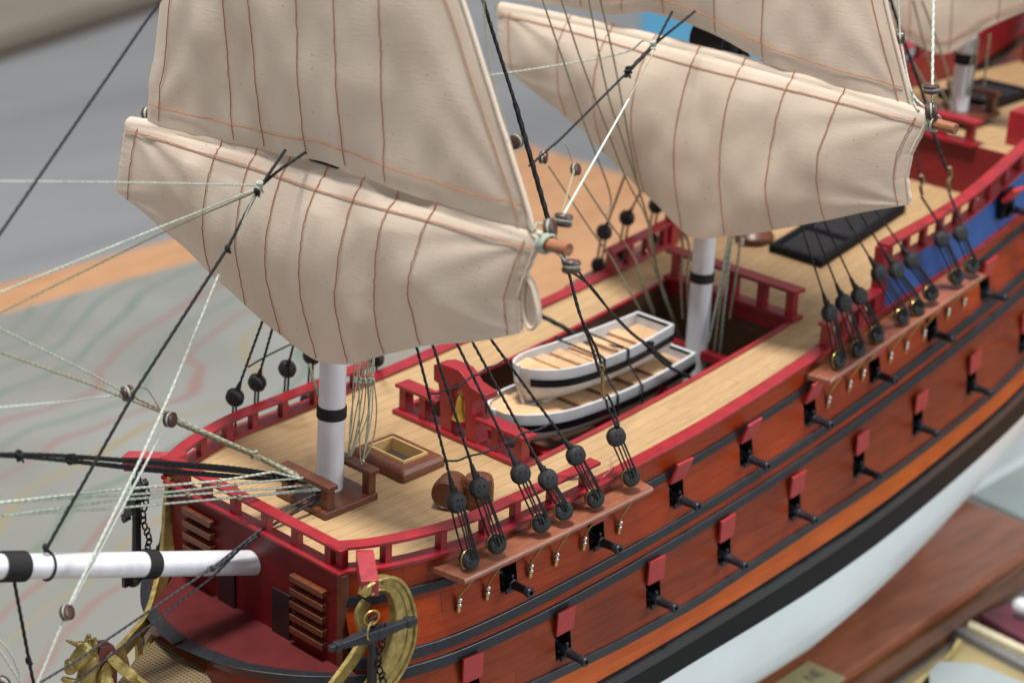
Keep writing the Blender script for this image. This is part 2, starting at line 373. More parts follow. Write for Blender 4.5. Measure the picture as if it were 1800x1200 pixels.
def hull_zone(mb, a, b, side, xs, nrow=3, ports=None, pz=None):
    X = sorted(set(list(xs)+[q for p in (ports or []) for q in (p-PW, p+PW)]))
    X = [x for i, x in enumerate(X) if i == 0 or x-X[i-1] > .02 or any(abs(x-(p+s)) < 1e-6 for p in (ports or []) for s in (-PW, PW))]
    G = []
    for x in X:
        if ports:
            zt, zb = pz(x)+PH, pz(x)-PH; la, lb = lev_of(x, zt), lev_of(x, zb)
            lv = [a, a+(la-a)*.5, la, (la+lb)/2, lb, lb+(b-lb)*.5, b]
        else: lv = [a+(b-a)*i/nrow for i in range(nrow+1)]
        row = []
        for l in lv:
            z, y = pt_on(x, l); row.append((x, side*y, z))
        G.append(row)
    def skip(i, j): return ports and j in (2, 3) and any(X[i] >= p-PW-1e-6 and X[i+1] <= p+PW+1e-6 for p in ports)
    mb.grid(G, skip)
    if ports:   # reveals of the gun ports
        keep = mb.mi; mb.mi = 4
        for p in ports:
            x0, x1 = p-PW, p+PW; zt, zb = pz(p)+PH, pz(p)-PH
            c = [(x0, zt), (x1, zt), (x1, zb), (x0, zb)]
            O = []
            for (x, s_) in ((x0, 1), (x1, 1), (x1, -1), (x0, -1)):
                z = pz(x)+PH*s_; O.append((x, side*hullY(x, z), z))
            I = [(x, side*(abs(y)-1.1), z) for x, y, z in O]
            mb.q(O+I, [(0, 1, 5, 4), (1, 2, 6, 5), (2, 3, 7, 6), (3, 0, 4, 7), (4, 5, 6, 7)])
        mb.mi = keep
XA = [-4+.5*i for i in range(17)]+[5+1.5*i for i in range(40)]
XB = [-7.35, -7.33, -7.28, -7.2, -7.1, -6.9, -6.6, -6.3, -6, -5.6, -5.3, -5, -4.6, -4.3]+XA
hb = MB()
for sd in (-1, 1):
    P1 = UPX if sd < 0 else None; P2 = LOX if sd < 0 else None
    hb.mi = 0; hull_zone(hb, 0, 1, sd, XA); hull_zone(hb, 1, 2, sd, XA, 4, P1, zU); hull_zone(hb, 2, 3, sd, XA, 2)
    hb.mi = 1; hull_zone(hb, 3, 4, sd, XB, 4, P2, zL)
    hb.mi = 2; hull_zone(hb, 4, 5, sd, XB, 2)
    hb.mi = 3; hull_zone(hb, 5, 6, sd, XB, 3)
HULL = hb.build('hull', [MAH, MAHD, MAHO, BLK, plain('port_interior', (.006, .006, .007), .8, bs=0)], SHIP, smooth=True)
hb = MB()
for sd in (-1, 1): hull_zone(hb, 6, 14, sd, XB, 24)
hb.box((27, 0, -17.1), (34, .2, .35))
hb.build('hull_bottom', BOTT, SHIP, smooth=True, label='pale blue-white painted underwater hull')
WALEM = spec(plain('wale_black', (.016, .017, .021), .30, coat=.1, var=.3, vs=5, bs=.2), .45)
def wale(lev, x0, w, t, name='wale', mat=WALEM, brk=(), step=.7):
    for sd in (-1, 1):
        mb = MB(); xs = []
        x = x0
        while x < 63: xs.append(x); x += step if x > -3 else .12 if x < -6.6 else .3
        G = []
        seg = []
        for x in xs:
            z, y = pt_on(x, lev); seg.append((x, sd*y, z))
        V = []
        for i, p in enumerate(seg):
            a = np.array(seg[max(i-1, 0)]); b = np.array(seg[min(i+1, len(seg)-1)]); tt = b-a; tt[2] = 0; tt /= np.linalg.norm(tt)
            n = np.array([tt[1], -tt[0], 0])*(1 if sd < 0 else -1); n = n if n[1]*sd > 0 or abs(n[1]) < .05 else -n
            if x0 < -5 and i == 0: n = np.array([-1., 0, 0])
            p = np.array(p)
            _, ya = pt_on(p[0], max(0, lev_of(p[0], p[2]+w))); _, yb = pt_on(p[0], lev_of(p[0], p[2]-w))
            V.append([p-n*.25+(0, 0, w), p+n*(t+(ya-abs(p[1]))*.9)+(0, 0, w), p+n*(t+(yb-abs(p[1]))*.9)-(0, 0, w), p-n*.25-(0, 0, w), p-n*.25+(0, 0, w)])
        mb.grid(V)
        F0 = len(mb.v)
        mb.q(V[0][:4], [(0, 1, 2, 3)]); mb.q(V[-1][:4], [(3, 2, 1, 0)])
        mb.build(name, mat, HULL, bevel=.03)
wale(1, -3.98, .19, .09); wale(2, -3.98, .22, .11); wale(3, -7.34, .22, .13); wale(4, -7.33, .21, .11); wale(5.2, -7.33, .26, .16)

# deck ------------------------------------------------------------------------------------------
WX0, WX1, WY = 8.25, 26.25, 3.85
mb = MB()
def deckstrip(x0, x1, fa, fb, n=20):
    G = []
    for i in range(n+1):
        x = x0+(x1-x0)*i/n; a, b = fa(x), fb(x)
        G.append([(x, a+(b-a)*k/6, zd(x)-.02) for k in range(7)])
    mb.grid(G)
deckstrip(-3.95, WX0, lambda x: -YR(x)+.1, lambda x: YR(x)-.1, 16)
deckstrip(WX0, WX1, lambda x: -YR(x)+.1, lambda x: -WY)
deckstrip(WX0, WX1, lambda x: WY, lambda x: YR(x)-.1)
deckstrip(WX1, 42.2, lambda x: -YR(x)+.1, lambda x: YR(x)-.1)
o = mb.build('deck', DECK, SHIP)
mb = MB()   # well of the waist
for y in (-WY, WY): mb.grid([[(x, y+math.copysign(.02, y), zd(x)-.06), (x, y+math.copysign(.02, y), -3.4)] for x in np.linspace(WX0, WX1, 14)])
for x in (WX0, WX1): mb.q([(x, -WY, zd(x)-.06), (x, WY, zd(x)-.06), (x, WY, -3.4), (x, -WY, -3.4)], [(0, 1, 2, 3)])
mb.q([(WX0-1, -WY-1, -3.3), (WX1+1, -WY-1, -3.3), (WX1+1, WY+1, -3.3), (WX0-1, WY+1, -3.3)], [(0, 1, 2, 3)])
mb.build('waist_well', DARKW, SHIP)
mb = MB()
for x in (11.5, 15.5, 19.5, 23.8): mb.box((x, 0, zd(x)-1.75), (.25, WY-.02, .22))
mb.build('skid_beams', RED, SHIP, bevel=.03)
for sd in (-1, 1):
    mb = MB(); mb.rail([(x, sd*(WY-.0), zd(x)+.03) for x in np.linspace(WX0, WX1, 24)], .11, .09); mb.build('waist_coaming', RED, SHIP, bevel=.03)

# forecastle rails -------------------------------------------------------------------------------
def path_rail(x0, x1, sd, h, off=0., n=26):
    return [(x, sd*(YR(x)+off), zd(x)+h) for x in [x0+(x1-x0)*(i/n)**1.5 for i in range(n+1)]]
for sd in (-1, 1):
    mb = MB(); mb.rail(path_rail(-4.15, 8.5, sd, 1.0, -.24), .30, .065); R = mb.build('rail', RED, SHIP, bevel=.025)
    mb = MB(); mb.rail(path_rail(-4.15, 9.2, sd, .10, -.06), .34, .07); mb.build('sill', RED, R, bevel=.02)
    if sd < 0: PX = [by(u, v, -6.6)[0] for u, v in [(702, 970), (778, 950), (847, 923), (900, 897), (962, 870), (1018, 843)]]
    else: PX = [deck(u, v, .5)[0] for u, v in [(369, 791), (407, 762), (450, 740), (497, 717), (547, 692), (615, 662)]]+[7.9]
    for x in PX+[-3.78]:
        mb = MB(); yy = sd*(YR(x)-.24); mb.box((x, yy, zd(x)+.55), (.17, .17, .40)); mb.build('baluster', RED, R, bevel=.015)
# cap rail of the waist
for sd in (-1, 1):
    mb = MB(); mb.rail([(x, sd*(YR(x)-.08), zd(x)+.09) for x in np.linspace(9.21, 26, 30)], .34, .07); mb.build('cap_rail', RED, SHIP, bevel=.025)
# front rail across the bow
yb = [float(bx(u, v, -3.9)[1]) for u, v in [(327, 838), (365, 850), (415, 884), (470, 908), (523, 944), (582, 967)]]
mb = MB(); mb.box((-3.92, 0, 1.0), (.28, 5.45, .063)); R = mb.build('rail', RED, SHIP, bevel=.025)
mb = MB(); mb.box((-3.98, -.2, .10), (.33, 5.35, .068)); mb.build('sill', RED, R, bevel=.02)
for y in yb: MB().box((-3.92, y, .55), (.17, .17, .39)).build('baluster', RED, R, bevel=.015)
mb = MB()
for y in (-5.0, 5.0): mb.lathe((-3.9, y, 1.05), (-3.9, y, 1.075), [(0, .05), (1, .045)], 10)
mb.build('rail_pin', DARKW, R)
# beakhead bulkhead
mb = MB(); mb.box((-4.08, -.25, -1.98), (.10, 5.0, 2.0)); BH = mb.build('beakhead_bulkhead', spec(plain('bulkhead_red', (.135, .005, .007), .42, coat=.05, var=.18, vs=.9), .25), SHIP, bevel=.02)
mb = MB(); mb.box((-4.02, -5.42, -1.95), (.16, .165, 1.98)); mb.build('corner_post', BROWN, BH, bevel=.02)
def louver(y0, y1, z):
    mb = MB(); yc = (y0+y1)/2; w = abs(y1-y0)/2; mb.box((-4.32, yc, z), (.15, w, .14)); mb.build('louver', BROWN, BH, bevel=.03)
for i in range(5): louver(-2.85, -4.75, -1.0-.56*i)
for i in range(5): louver(3.75, 1.95, -.62-.56*i)
for y in (-2.15, 1.2):
    MB().box((-4.24, y, -2.95), (.06, .52, 1.0)).build('bulkhead_door', plain('door_dark', (.018, .006, .008), .4, bs=.1), BH, bevel=.02)
# beakhead platform
mb = MB(); ring = [(x, -(Y3(x)-.02)) for x in XB if x <= -4]+[(x, Y3(x)-.02) for x in reversed([q for q in XB if q <= -4])]
mb.prism([(x, y, -4.06) for x, y in ring], (0, 0, .16)); mb.build('beakhead_platform', spec(plain('platform_red', (.075, .009, .009), .5, var=.15, vs=1.2), .3), SHIP)
mb = MB(); pr_ = [(x, -(Y3(x)+.06)) for x in XB if x <= -4]+[]


# masts -------------------------------------------------------------------------------------------
def mast(name, p0, p1, r0, r1, bands, label=None):
    mb = MB(); mb.lathe(p0, p1, [(0, r0), (1, r1)], 32); mm = mb.build(name, WHITE, SHIP, smooth=True, label=label)
    p0 = np.array(p0, float); p1 = np.array(p1, float)
    for z, h in bands:
        t = (z-p0[2])/(p1[2]-p0[2]); c = p0+(p1-p0)*t; r = (r0+(r1-r0)*t)
        m2 = MB()
        k = 7
        for i in range(k): m2.torus(c+(p1-p0)/np.linalg.norm(p1-p0)*h*(i/(k-1)-.5), p1-p0, r+.02, h/k*.75, 32, 6)
        m2.build('mast_band', BLKR, mm, smooth=True)
    return mm
FM = mast('foremast', (.1, 0, -.1), (1.2, .0, 36), .56, .40, [(3.62, .42)])
MM = mast('main_mast', (23.84, 0, -3.3), (23.75, 0, 40), .56, .42, [(3.72, .4)])
ZM = mast('mizzen_mast', (45.9, .1, 7.6), (46.0, 0, 40), .52, .36, [(11.0, .5)])
# bowsprit
b0 = np.array((-3.4, -.35, -1.72)); b1 = np.array((-22, -.05, 4.65))
mb = MB(); mb.lathe(b0, b1, [(0, .50), (1, .43)], 32); BS = mb.build('bowsprit', WHITE, SHIP, smooth=True)
def bsp(t): return b0+(b1-b0)*t
def bband(u, w, k=8, rr=.045):
    # find the station along the spar seen at this column
    best = min((abs((lambda q: 900+FPX*((q-CC)@CR)/((q-CC)@CD))(bsp(t))-u), t) for t in np.linspace(0, 1, 800))[1]
    c = bsp(best); ax = (b1-b0)/np.linalg.norm(b1-b0); m2 = MB()
    for i in range(k): m2.torus(c+ax*w*(i/(max(1, k-1))-.5), ax, .51, rr, 28, 6)
    m2.build('mast_band', BLKR, BS, smooth=True); return c
c1 = bband(262, .5); c2 = bband(22, .9, 12); c3 = bband(82, .05, 1); bband(40, .04, 1, .03)

# yards and sails -----------------------------------------------------------------------------------
def yard(a, b, r):
    mb = MB(); mb.lathe(a, b, [(0, r*.85), (.3, r), (.5, r*1.15), (.7, r), (1, r*.85)], 20); return mb.build('yard', YARD, SHIP, smooth=True)
yard((-.9, 11.35, 13.05), (-.9, -13.0, 14.15), .27)
yard((22.4, 12.7, 14.6), (22.4, -13.45, 14.25), .27)
def poly_eval(pts, t):
    P = [np.array(p, float) for p in pts]; L = [0.]
    for a, b in zip(P, P[1:]): L.append(L[-1]+np.linalg.norm(b-a))
    s = t*L[-1]
    return np.array([np.interp(s, L, [p[k] for p in P]) for k in range(2)])
def by_y(pts):   # (y,z) curve sampled by fraction of y
    ys = [p[0] for p in pts]; zs = [p[1] for p in pts]
    sg = 1 if ys[-1] > ys[0] else -1
    f = crv([(sg*y, z) for y, z in pts])
    return lambda t: np.array([ys[0]+(ys[-1]-ys[0])*t, f(sg*(ys[0]+(ys[-1]-ys[0])*t))])
def sail(x0, top, foot, leechL, leechR, belly, seamy, wrap=None, curl=False, seed=0, name='sail', label=None, hem=.75, nu=110, nv=80, foot_in=.0, pw=1.0, wr=.10, bendx=None):
    T = by_y(top); B = by_y(foot)
    Lf = lambda t: poly_eval(leechL, t); Rf = lambda t: poly_eval(leechR, t)
    def P(s, t):
        s_ = min(s, 1.)
        a = (1-t)*T(s_)+t*B(s_)+(1-s_)*Lf(t)+s_*Rf(t)-((1-s_)*(1-t)*T(0)+s_*(1-t)*T(1)+(1-s_)*t*B(0)+s_*t*B(1))
        bl = belly*(math.sin(math.pi*min(max(s_, 0), 1))**.7)*(math.sin(math.pi*min(1, t**pw)*.93)**.8)
        n = noise.noise(Vector((a[0]*.35+seed, a[1]*.22, seed)))*wr*6+noise.noise(Vector((a[0]*.9+seed, a[1]*.5, seed+5)))*wr*2
        w = min(1, t*6)*min(1, 4*min(s_, 1-s_)+.15)
        cr = 0.
        for cs, ct in ((0, 0), (1, 0), (0, 1), (1, 1)):
            ds, dt = abs(s_-cs)*2.2, abs(t-ct); rr = math.hypot(ds, dt)+.02; an = math.atan2(dt, ds)
            cr += .10*math.sin(an*11+seed*3+cs*2)*math.exp(-rr*2.6)*min(1, rr*5)
        cr += .05*max(0, noise.noise(Vector((a[0]*.5+a[1]*.45+seed*2, (a[0]-a[1])*.1, 7.))))**1.0
        x = x0-bl-n*w*.5-cr*w+foot_in*math.sin(math.pi*s_)*t**3
        if bendx: x += bendx(s_, t)
        p = np.array([x, a[0], a[1]])
        # fine scalloping of edges
        e = noise.noise(Vector((t*14+seed, s_*3, 2.)))*.05
        if s < .02 or s > .98: p[1] += e
        return p
    mb = MB(); G = []
    rows = []
    if wrap:
        yr_, r = wrap
        for a in np.linspace(-2.6, 0, 9)[:-1]: rows.append(('w', a))
    for i in range(nv+1): rows.append(('t', i/nv))
    cols = [i/nu for i in range(nu+1)]
    ccols = np.linspace(0, 1, 14)[1:] if curl else []
    def pos(s, row):
        if row[0] == 't':
            p = P(s, row[1])
            if row[1] == 1 and False: pass
            return p
        p = P(s, 0); a = row[1]
        c = np.array([p[0]+wrap[1], p[1], p[2]])
        return c+wrap[1]*np.array([-math.cos(a), 0, -math.sin(a)])
    for row in rows:
        L = [pos(s, row) for s in cols]
        if curl:
            t = row[1] if row[0] == 't' else 0
            rc = .06+.36*max(0, t-.25)**1.0/.75
            e = L[-1]
            for c in ccols:
                an = c*4.9
                L.append(e+np.array([rc*(1-math.cos(an))*1.3, -rc*math.sin(an)*.75, rc*.0]))
        G.append(L)
    mb.grid(G)
    # stitching
    def consty(ys):
        def g(t):
            a, b = P(0, t)[1], P(1, t)[1]; s_ = (ys-a)/(b-a); return P(min(.995, max(.005, s_)), t)
        return g
    def line(fn, n=60, r=.021, wob=.05):
        pts = []
        for k in range(n+1):
            q = fn(k/n)
            pts.append(q+np.array([-.055, wob*noise.noise(Vector((k*.6, seed, float(q[1])))), wob*.6*noise.noise(Vector((k*.5, float(q[2]), 3.)))]))
        mb.mi = 1; mb.tube(pts, r, 5); mb.mi = 0
    y0, y1 = top[0][0], top[-1][0]
    for ys in seamy:
        s = (ys-y0)/(y1-y0)
        if wrap: line(lambda t, s=s: P(s, t*.985))
        else:
            f = consty(ys); t0 = min([t/50 for t in range(50) if P(0, t/50)[1]-.3 > ys > P(1, t/50)[1]+.3] or [0]); line(lambda t, f=f, t0=t0: f(t0+(.99-t0)*t), 90)
    hs = .9/abs(y1-y0)
    def hemline(side, w):
        def g(t):
            a, b = P(0, t)[1], P(1, t)[1]; q = w/abs(b-a); return P(q if side == 0 else 1-q, t)
        return lambda t: g(t*.99)
    line(hemline(0, .95)); line(hemline(1, .62))
    # folded hem along the near leech
    mb.tube([P(1, t)+np.array((-.03, .05, 0)) for t in np.linspace(0, 1, 60)], .095, 8)
    ht = hem/abs((top[len(top)//2][1]-foot[len(foot)//2][1]))
    if wrap:
        line(lambda t: P(t*.99+.005, ht*.62), 140)
        # the last bit of each seam over the yard sleeve
        for ys in seamy:
            s = (ys-y0)/(y1-y0); pts = []
            for a in np.linspace(-1.3, 0, 8):
                q = pos(s, ('w', a)); c = P(s, 0)+np.array([wrap[1], 0, 0]); d = q-c; d /= np.linalg.norm(d); pts.append(q+d*.05)
            mb.mi = 1; mb.tube(pts, .026, 5); mb.mi = 0
    else:
        line(lambda t: P(t*.98+.01, 1-ht), 140)
    return mb.build(name, [CLOTH, STITCH], SHIP, smooth=True, label=label, solid=0)
zs_ = lambda pts: pts
sail(-1.15, [(11.3, 13.05), (9.28, 13.3), (5, 13.62), (1.3, 13.85), (-3, 13.95), (-7, 14.05), (-11.9, 14.1)],
     [(12.1, 10.1), (9.6, 9.45), (7.48, 8.63), (4.6, 7.65), (2.47, 6.89), (.9, 6.4), (-.3, 6.2), (-1.89, 6.55), (-4.71, 7.9), (-6.5, 8.75), (-9.61, 9.95), (-11.3, 10.75)],
     [(11.3, 13.05), (11.65, 11.6), (12.1, 10.1)], [(-11.9, 14.1), (-11.45, 12.9), (-11.15, 12.0), (-11.3, 10.75)],
     .75, [5.0, 2.9, .95, -1.1, -3.05, -4.98, -6.9], wrap=(0, .33), seed=3.3, label='fore course, lowest sail on the foremast, bulging forward with rust seams', foot_in=.35, pw=.75)
sail(-.95, [(4.2, 31), (1, 31.5), (-2.5, 32)], [(10.0, 13.5), (7.5, 13.62), (4.7, 13.85), (2.3, 14.05), (-1.6, 14.4), (-4.6, 14.33), (-8, 14.28), (-11.5, 14.4)],
     [(4.2, 31), (8.9, 18.65), (9.41, 16.26), (9.8, 15.2), (10.0, 13.5)], [(-2.5, 32), (-7.78, 21.61), (-8.16, 20.96), (-9.04, 19.26), (-9.92, 17.6), (-10.8, 15.9), (-11.5, 14.45)],
     1.0, [4.2, 2.3, -.25, -2.3, -4.5], seed=11.2, label='fore topsail above the fore course', hem=.75, nv=110, wr=.10)
sail(22.15, [(12.6, 14.55), (7.9, 14.75), (5, 14.8), (.0, 14.8), (-6, 14.7), (-12.3, 14.4)],
     [(12.2, 12.1), (11.15, 11.49), (7.92, 10.26), (5.1, 8.98), (2.64, 7.59), (1.41, 7.0), (.5, 6.6), (-.46, 6.25), (-3.09, 6.97), (-5.55, 7.94), (-7.9, 8.95), (-9.87, 9.84), (-11.95, 10.67)],
     [(12.6, 14.55), (12.45, 13.15), (12.2, 12.1)], [(-12.3, 14.4), (-12.06, 13.76), (-11.69, 12.81), (-11.63, 11.8), (-11.95, 10.67)],
     .9, [7.88, 5.2, 2.6, 0, -2.6, -5.3, -8.0], wrap=(0, .33), seed=21.7, label='main course, lowest sail on the main mast, slightly out of focus', foot_in=.2, pw=.75)
sail(22.5, [(4, 31), (0, 31.5), (-4.5, 32)], [(11.5, 15.2), (8, 15.45), (5.4, 15.6), (2.94, 16.1), (1.12, 16.1), (-1.17, 15.75), (-2.83, 15.35), (-5.38, 14.95), (-11.3, 14.6)],
     [(4, 31), (9.5, 19), (11.5, 15.2)], [(-4.5, 32), (-9.37, 18.86), (-10.15, 17.16), (-11.3, 14.6)],
     1.0, [7.2, 4.5, 2.2, -.9, -3.6], seed=31.1, label='main topsail at the top of the picture', nv=100)
sail(44.3, [(9, 19), (0, 19.5), (-9, 19)], [(9, 13.5), (4.3, 12.0), (2.2, 11.6), (.5, 11.4), (-2, 13.3), (-5, 15), (-9, 16.5)],
     [(9, 19), (9, 13.5)], [(-9, 19), (-9, 16.5)], .5, [5, 2.6, 0, -2.6, -5], seed=41, label='blurred pale sail on the mizzen mast at the upper right corner', nu=60, nv=40)
loop = smooth_path([bx(u, v, -1.15) for u, v in [(925, 486), (934, 500), (941, 526), (945, 553), (942, 572), (932, 577), (923, 562), (920, 532), (925, 486)]], 5)
mb = MB(); mb.grid([[p, p+(.12, .0, 0), p+(.24, .02, 0)] for p in loop]); mb.q([p+(.2, .0, 0) for p in loop[:-1]], [tuple(range(len(loop)-1))]); mb.tube([p+(-.02, 0, 0) for p in loop], .075, 8)
mb.build('sail_corner_loop', CLOTH, SHIP, smooth=True, label='open folded loop of canvas at the near lower corner of the fore course')
MB().lathe((23.8, 0, 14.3), (23.8, 0, 18), [(0, 1.0), (1, 1.0)], 24).build('mast_wrapping', BLKR, SHIP, smooth=True)
# black lashing of fore and main yards to the mast
for (cx, cy, cz, w, rr) in ((-.6, -.75, 14.3, .95, .30), (23.3, -.25, 15.3, 1.1, .85)):
    mb = MB()
    for i in range(14): mb.torus((cx, cy+w*(i/13-.5)*1.6, cz-.02*i*0), (.05, 1, -.02), rr, .07, 18, 6)
    mb.build('yard_sling', BLKR, SHIP, smooth=True)

# guns and lids ------------------------------------------------------------------------------------
def make_gun():
    mb = MB()
    mb.lathe((0, .9, 0), (0, -1.32, 0), [(0, .23), (.15, .25), (.16, .29), (.2, .29), (.21, .235), (.5, .20), (.52, .235), (.56, .235), (.57, .19), (.86, .165), (.88, .2), (.90, .2), (.91, .17), (.94, .215), (.98, .22), (1, .19), (1.0, .10), (.90, .08), (.9, 0)], 18, caps=False)
    mb.lathe((-.28, .05, -.02), (.28, .05, -.02), [(0, .08), (1, .08)], 10)
    mb.box((0, .25, -.30), (.22, .42, .12)); mb.ball((.2, -.02, .2), .10, 8, 6); mb.tube([(.22, .0, -.1), (.24, -.02, .25)], .07, 8)
    return mb.build('gun', IRON, SHIP, smooth=True)
G0 = make_gun(); first = True
def rz(): return random.uniform(-.05, .05)
for row, xs, pz in (('u', UPX[:-1], zU), ('l', LOX[:-1], zL)):
    for x in xs:
        z = pz(x)-.27; y = -hullY(x, z)
        sl = -(hullY(x+.5, z)-hullY(x-.5, z))
        a = math.atan(sl)+rz()
        if first: g = G0; first = False; g.location = (x, y+.05, z); g.rotation_euler = (rz(), 0, a*.7)
        else: g = copy_part(G0, 'gun', (x, y+.05, z), (rz()*.8, rz(), a*.7), SHIP)
LIDM = MB().box((0, 0, 0), (.51, .055, .57)).build('gun_port_lid', REDL, SHIP, bevel=.02); lf = True
def lid(x, z, tilt):
    global lf
    y = -(hullY(x, z)+.10); t = tilt
    c = (x, y-math.sin(t)*.55, z+math.cos(t)*.56)
    slope = math.atan(-(hullY(x+.5, z)-hullY(x-.5, z)))
    sheer = math.atan((zU(x+.5)-zU(x-.5)))
    if lf: LIDM.location = c; LIDM.rotation_euler = (t, -sheer, slope); lf = False
    else: copy_part(LIDM, 'gun_port_lid', c, (t+rz(), -sheer+rz()*.6, slope+rz()*.6), SHIP)
for i, x in enumerate(UPX[:-1]): lid(x-.02, zU(x)+PH, .34 if i != 7 else .25)
for x in LOX[:-1]: lid(x, zL(x)+PH, .06)

# channels, deadeyes, chain plates, shrouds -----------------------------------------------------------
def make_deadeye():
    mb = MB(); mb.lathe((0, -.25, 0), (0, .25, 0), [(0, .0), (0, .33), (.08, .39), (.34, .43), (.42, .37), (.58, .37), (.66, .43), (.92, .39), (1, .33), (1, 0)], 24, caps=False)
    mb.mi = 1; mb.torus((0, .0, 0), (0, 1, 0), .425, .04, 24, 6)
    mb.mi = 2
    for a in (.5, 2.1, 3.7): mb.ball((.17*math.cos(a), -.25, .17*math.sin(a)), .05, 8, 6)
    return mb.build('deadeye', [plain('deadeye_black', (.010, .0105, .013), .48, var=.5, vs=9, bs=.8, bsc=22, bd=.05), BRASS, BLKR], SHIP, smooth=True)
DE = make_deadeye()
DEU = DE.copy(); DEU.data = DE.data.copy(); DEU.data.materials[1] = BLKR; COL.objects.link(DEU)
used = {'a': False, 'b': False}; DE.scale = (.93, .93, .93); DEU.scale = (.93, .93, .93)
def deadeye(p, rot, upper):
    k = 'b' if upper else 'a'; src = DEU if upper else DE
    if not used[k]:
        used[k] = True; src.location = p; src.rotation_euler = rot; return src
    return copy_part(src, 'deadeye', p, rot, SHIP)
DEU.parent = SHIP; DEU.matrix_parent_inverse = WI(SHIP)
def shroud_set(lowers, uppers, tops, sd, yl, yu, r=.055, hooks=()):
    LW = []; UPp = []
    for i, (a, b) in enumerate(zip(lowers, uppers)):
        pl = by(*a, yl); pu = by(*b, yu); d = pu-pl
        tilt = math.atan2(d[0], d[2]); lean = -math.atan2(d[1], d[2])
        tz = random.uniform(-.25, .1)-.15
        deadeye(pl, (lean+rz(), tilt*.4, tz*sd*-1*0.8), False); deadeye(pu, (lean+rz(), tilt*.4, tz), True)
        mb = MB()
        for o1, o2 in ((-.17, -.20), (-.06, -.03), (.1, .12), (.22, .2)):
            for yy in ((-.22,) if o1 > -.1 else (.12, -.16)):
                q0 = pl+(o1, yy*1.1, .12+random.uniform(-.05, .05)); q1 = pu+(o2*.9, yy*1.1, -.12+random.uniform(-.05, .05)); md = (q0+q1)/2+(random.uniform(-.05, .05), -.02, 0)
                mb.tube([q0+(0, .02, -.1), q0, md, q1, q1+(0, .02, .1)], .036, 6)
        mb.build('lanyard', BLKR, SHIP, smooth=True)
        LW.append(pl); UPp.append(pu)
        tp = tops[i]
        if tp is not None:
            d = (np.array(tp)-pu); d /= np.linalg.norm(d)
            mb = MB(); mb.torus(pu, (0, 1, .0), .37, .06, 18, 6)
            mb.tube([pu+d*.3, np.array(tp)], r, 7, twist=.18)
            mb.tube([pu+d*.34, pu+d*.55, pu+d*.95], [.13, .12, .075], 8); mb.ball(pu+d*.5+(.05, -.03, 0), .13, 8, 6)
            mb.build('shroud', BLKR, SHIP, smooth=True)
    return LW, UPp
FLO = [(825, 982), (872, 955), (950, 918), (990, 897), (1045, 875), (1108, 838)]
FUP = [(802, 882), (842, 857), (915, 832), (963, 842), (1012, 800), (1083, 767)]
# direction of each shroud: straight towards the hounds of the foremast
ftop = [bx(733, 612, .1), bx(762, 610, .9), bx(803, 603, 2.2), bx(830, 600, 3.2), bx(862, 595, 4.2)]
def ext(pu, q, zt):
    d = q-pu; return pu+d*((zt-pu[2])/d[2])
def shroud_top(p, uv, zt, yt):
    # the shroud lies in the plane through its deadeye that reaches half breadth yt at height zt
    lo, hi = -8., 30.
    pu = p
    def f(k):
        q = by(*uv, k); s = (q[2]-pu[2]); yy = pu[1]+(q[1]-pu[1])/s*(zt-pu[2]); return yy-yt
    a, b = -7.3, -1.
    for _ in range(60):
        m = (a+b)/2
        if f(a)*f(m) <= 0: b = m
        else: a = m
    q = by(*uv, (a+b)/2); return ext(pu, q, zt)
FPU = [by(*b, -7.4) for b in FUP]
tops = [shroud_top(FPU[i], uv, 15.5, -.5) for i, uv in enumerate([(733, 612), (762, 610), (803, 603), (830, 600), (862, 595)])]+[None]
LW, UW = shroud_set(FLO, FUP, tops, -1, -7.9, -7.4)
# ratlines
mbs = []
for pts in (((757, 690), (782, 683), (826, 660), (857, 645), (878, 630)), ((787, 808), (829, 800), (890, 777), (921, 760), (957, 742))):
    Q = []
    for i, (u, v) in enumerate(pts):
        a, b = UW[i], tops[i]
        best = min(((lambda p: abs(600-FPX*((p-CC)@CU)/((p-CC)@CD)-v))(a+(b-a)*t), t) for t in np.linspace(0, .8, 300))[1]
        Q.append(a+(b-a)*best+(-.03, -.05, 0))
    P = []
    for a, b in zip(Q, Q[1:]): P += [a, a*.5+b*.5-(0, 0, .09)]
    P.append(Q[-1]); mb = MB(); mb.tube(smooth_path(P, 5), .04, 7, twist=.2)
    for q in Q: mb.ball(q, .085, 8, 6); mb.tube([q+(0, -.02, 0), q+(.05, -.08, -.16)], .03, 5)
    mb.build('ratline', BLKR, SHIP, smooth=True)
def channel(x0, x1, h, yout, name='channel', sd=-1, mat=CHAN):
    mb = MB(); n = 24; G = []
    xs = np.linspace(x0, x1, n); top = []; 
    P = [(x, sd*(YR(x)+.05), ) for x in xs]
    poly = [(x0, sd*(YR(x0)+.0))]+[(x, sd*(YR(x)+.0)) for x in xs[1:]]
    V = []
    for i, x in enumerate(xs):
        e = min(1, (x-x0)/.5+.0, (x1-x)/.4)*.55+.45 if i in (0, n-1) else 1
        z = ch_z(x)+h; yi = YR(x)-.0; yo = yi+(yout-yi)*1
        if i == 0: xo = x+.25
        elif i == n-1: xo = x-.15
        else: xo = x
        V.append([(x, sd*yi, z+.13), (xo, sd*(yo-.08), z+.13), (xo, sd*yo, z+.04), (xo, sd*(yo-.02), z-.10), (xo, sd*(yo-.1), z-.13), (x, sd*yi, z-.13), (x, sd*yi, z+.13)])
    mb.grid(V); mb.q(V[0][:6], [(0, 1, 2, 3, 4, 5)]); mb.q(V[-1][:6], [(5, 4, 3, 2, 1, 0)])
    return mb.build(name, mat, SHIP, bevel=.03)
ch_z = lambda x: -.52+.0026*x*x*.55+.004*x
CH = channel(-.75, 10.75, .08, 8.35)
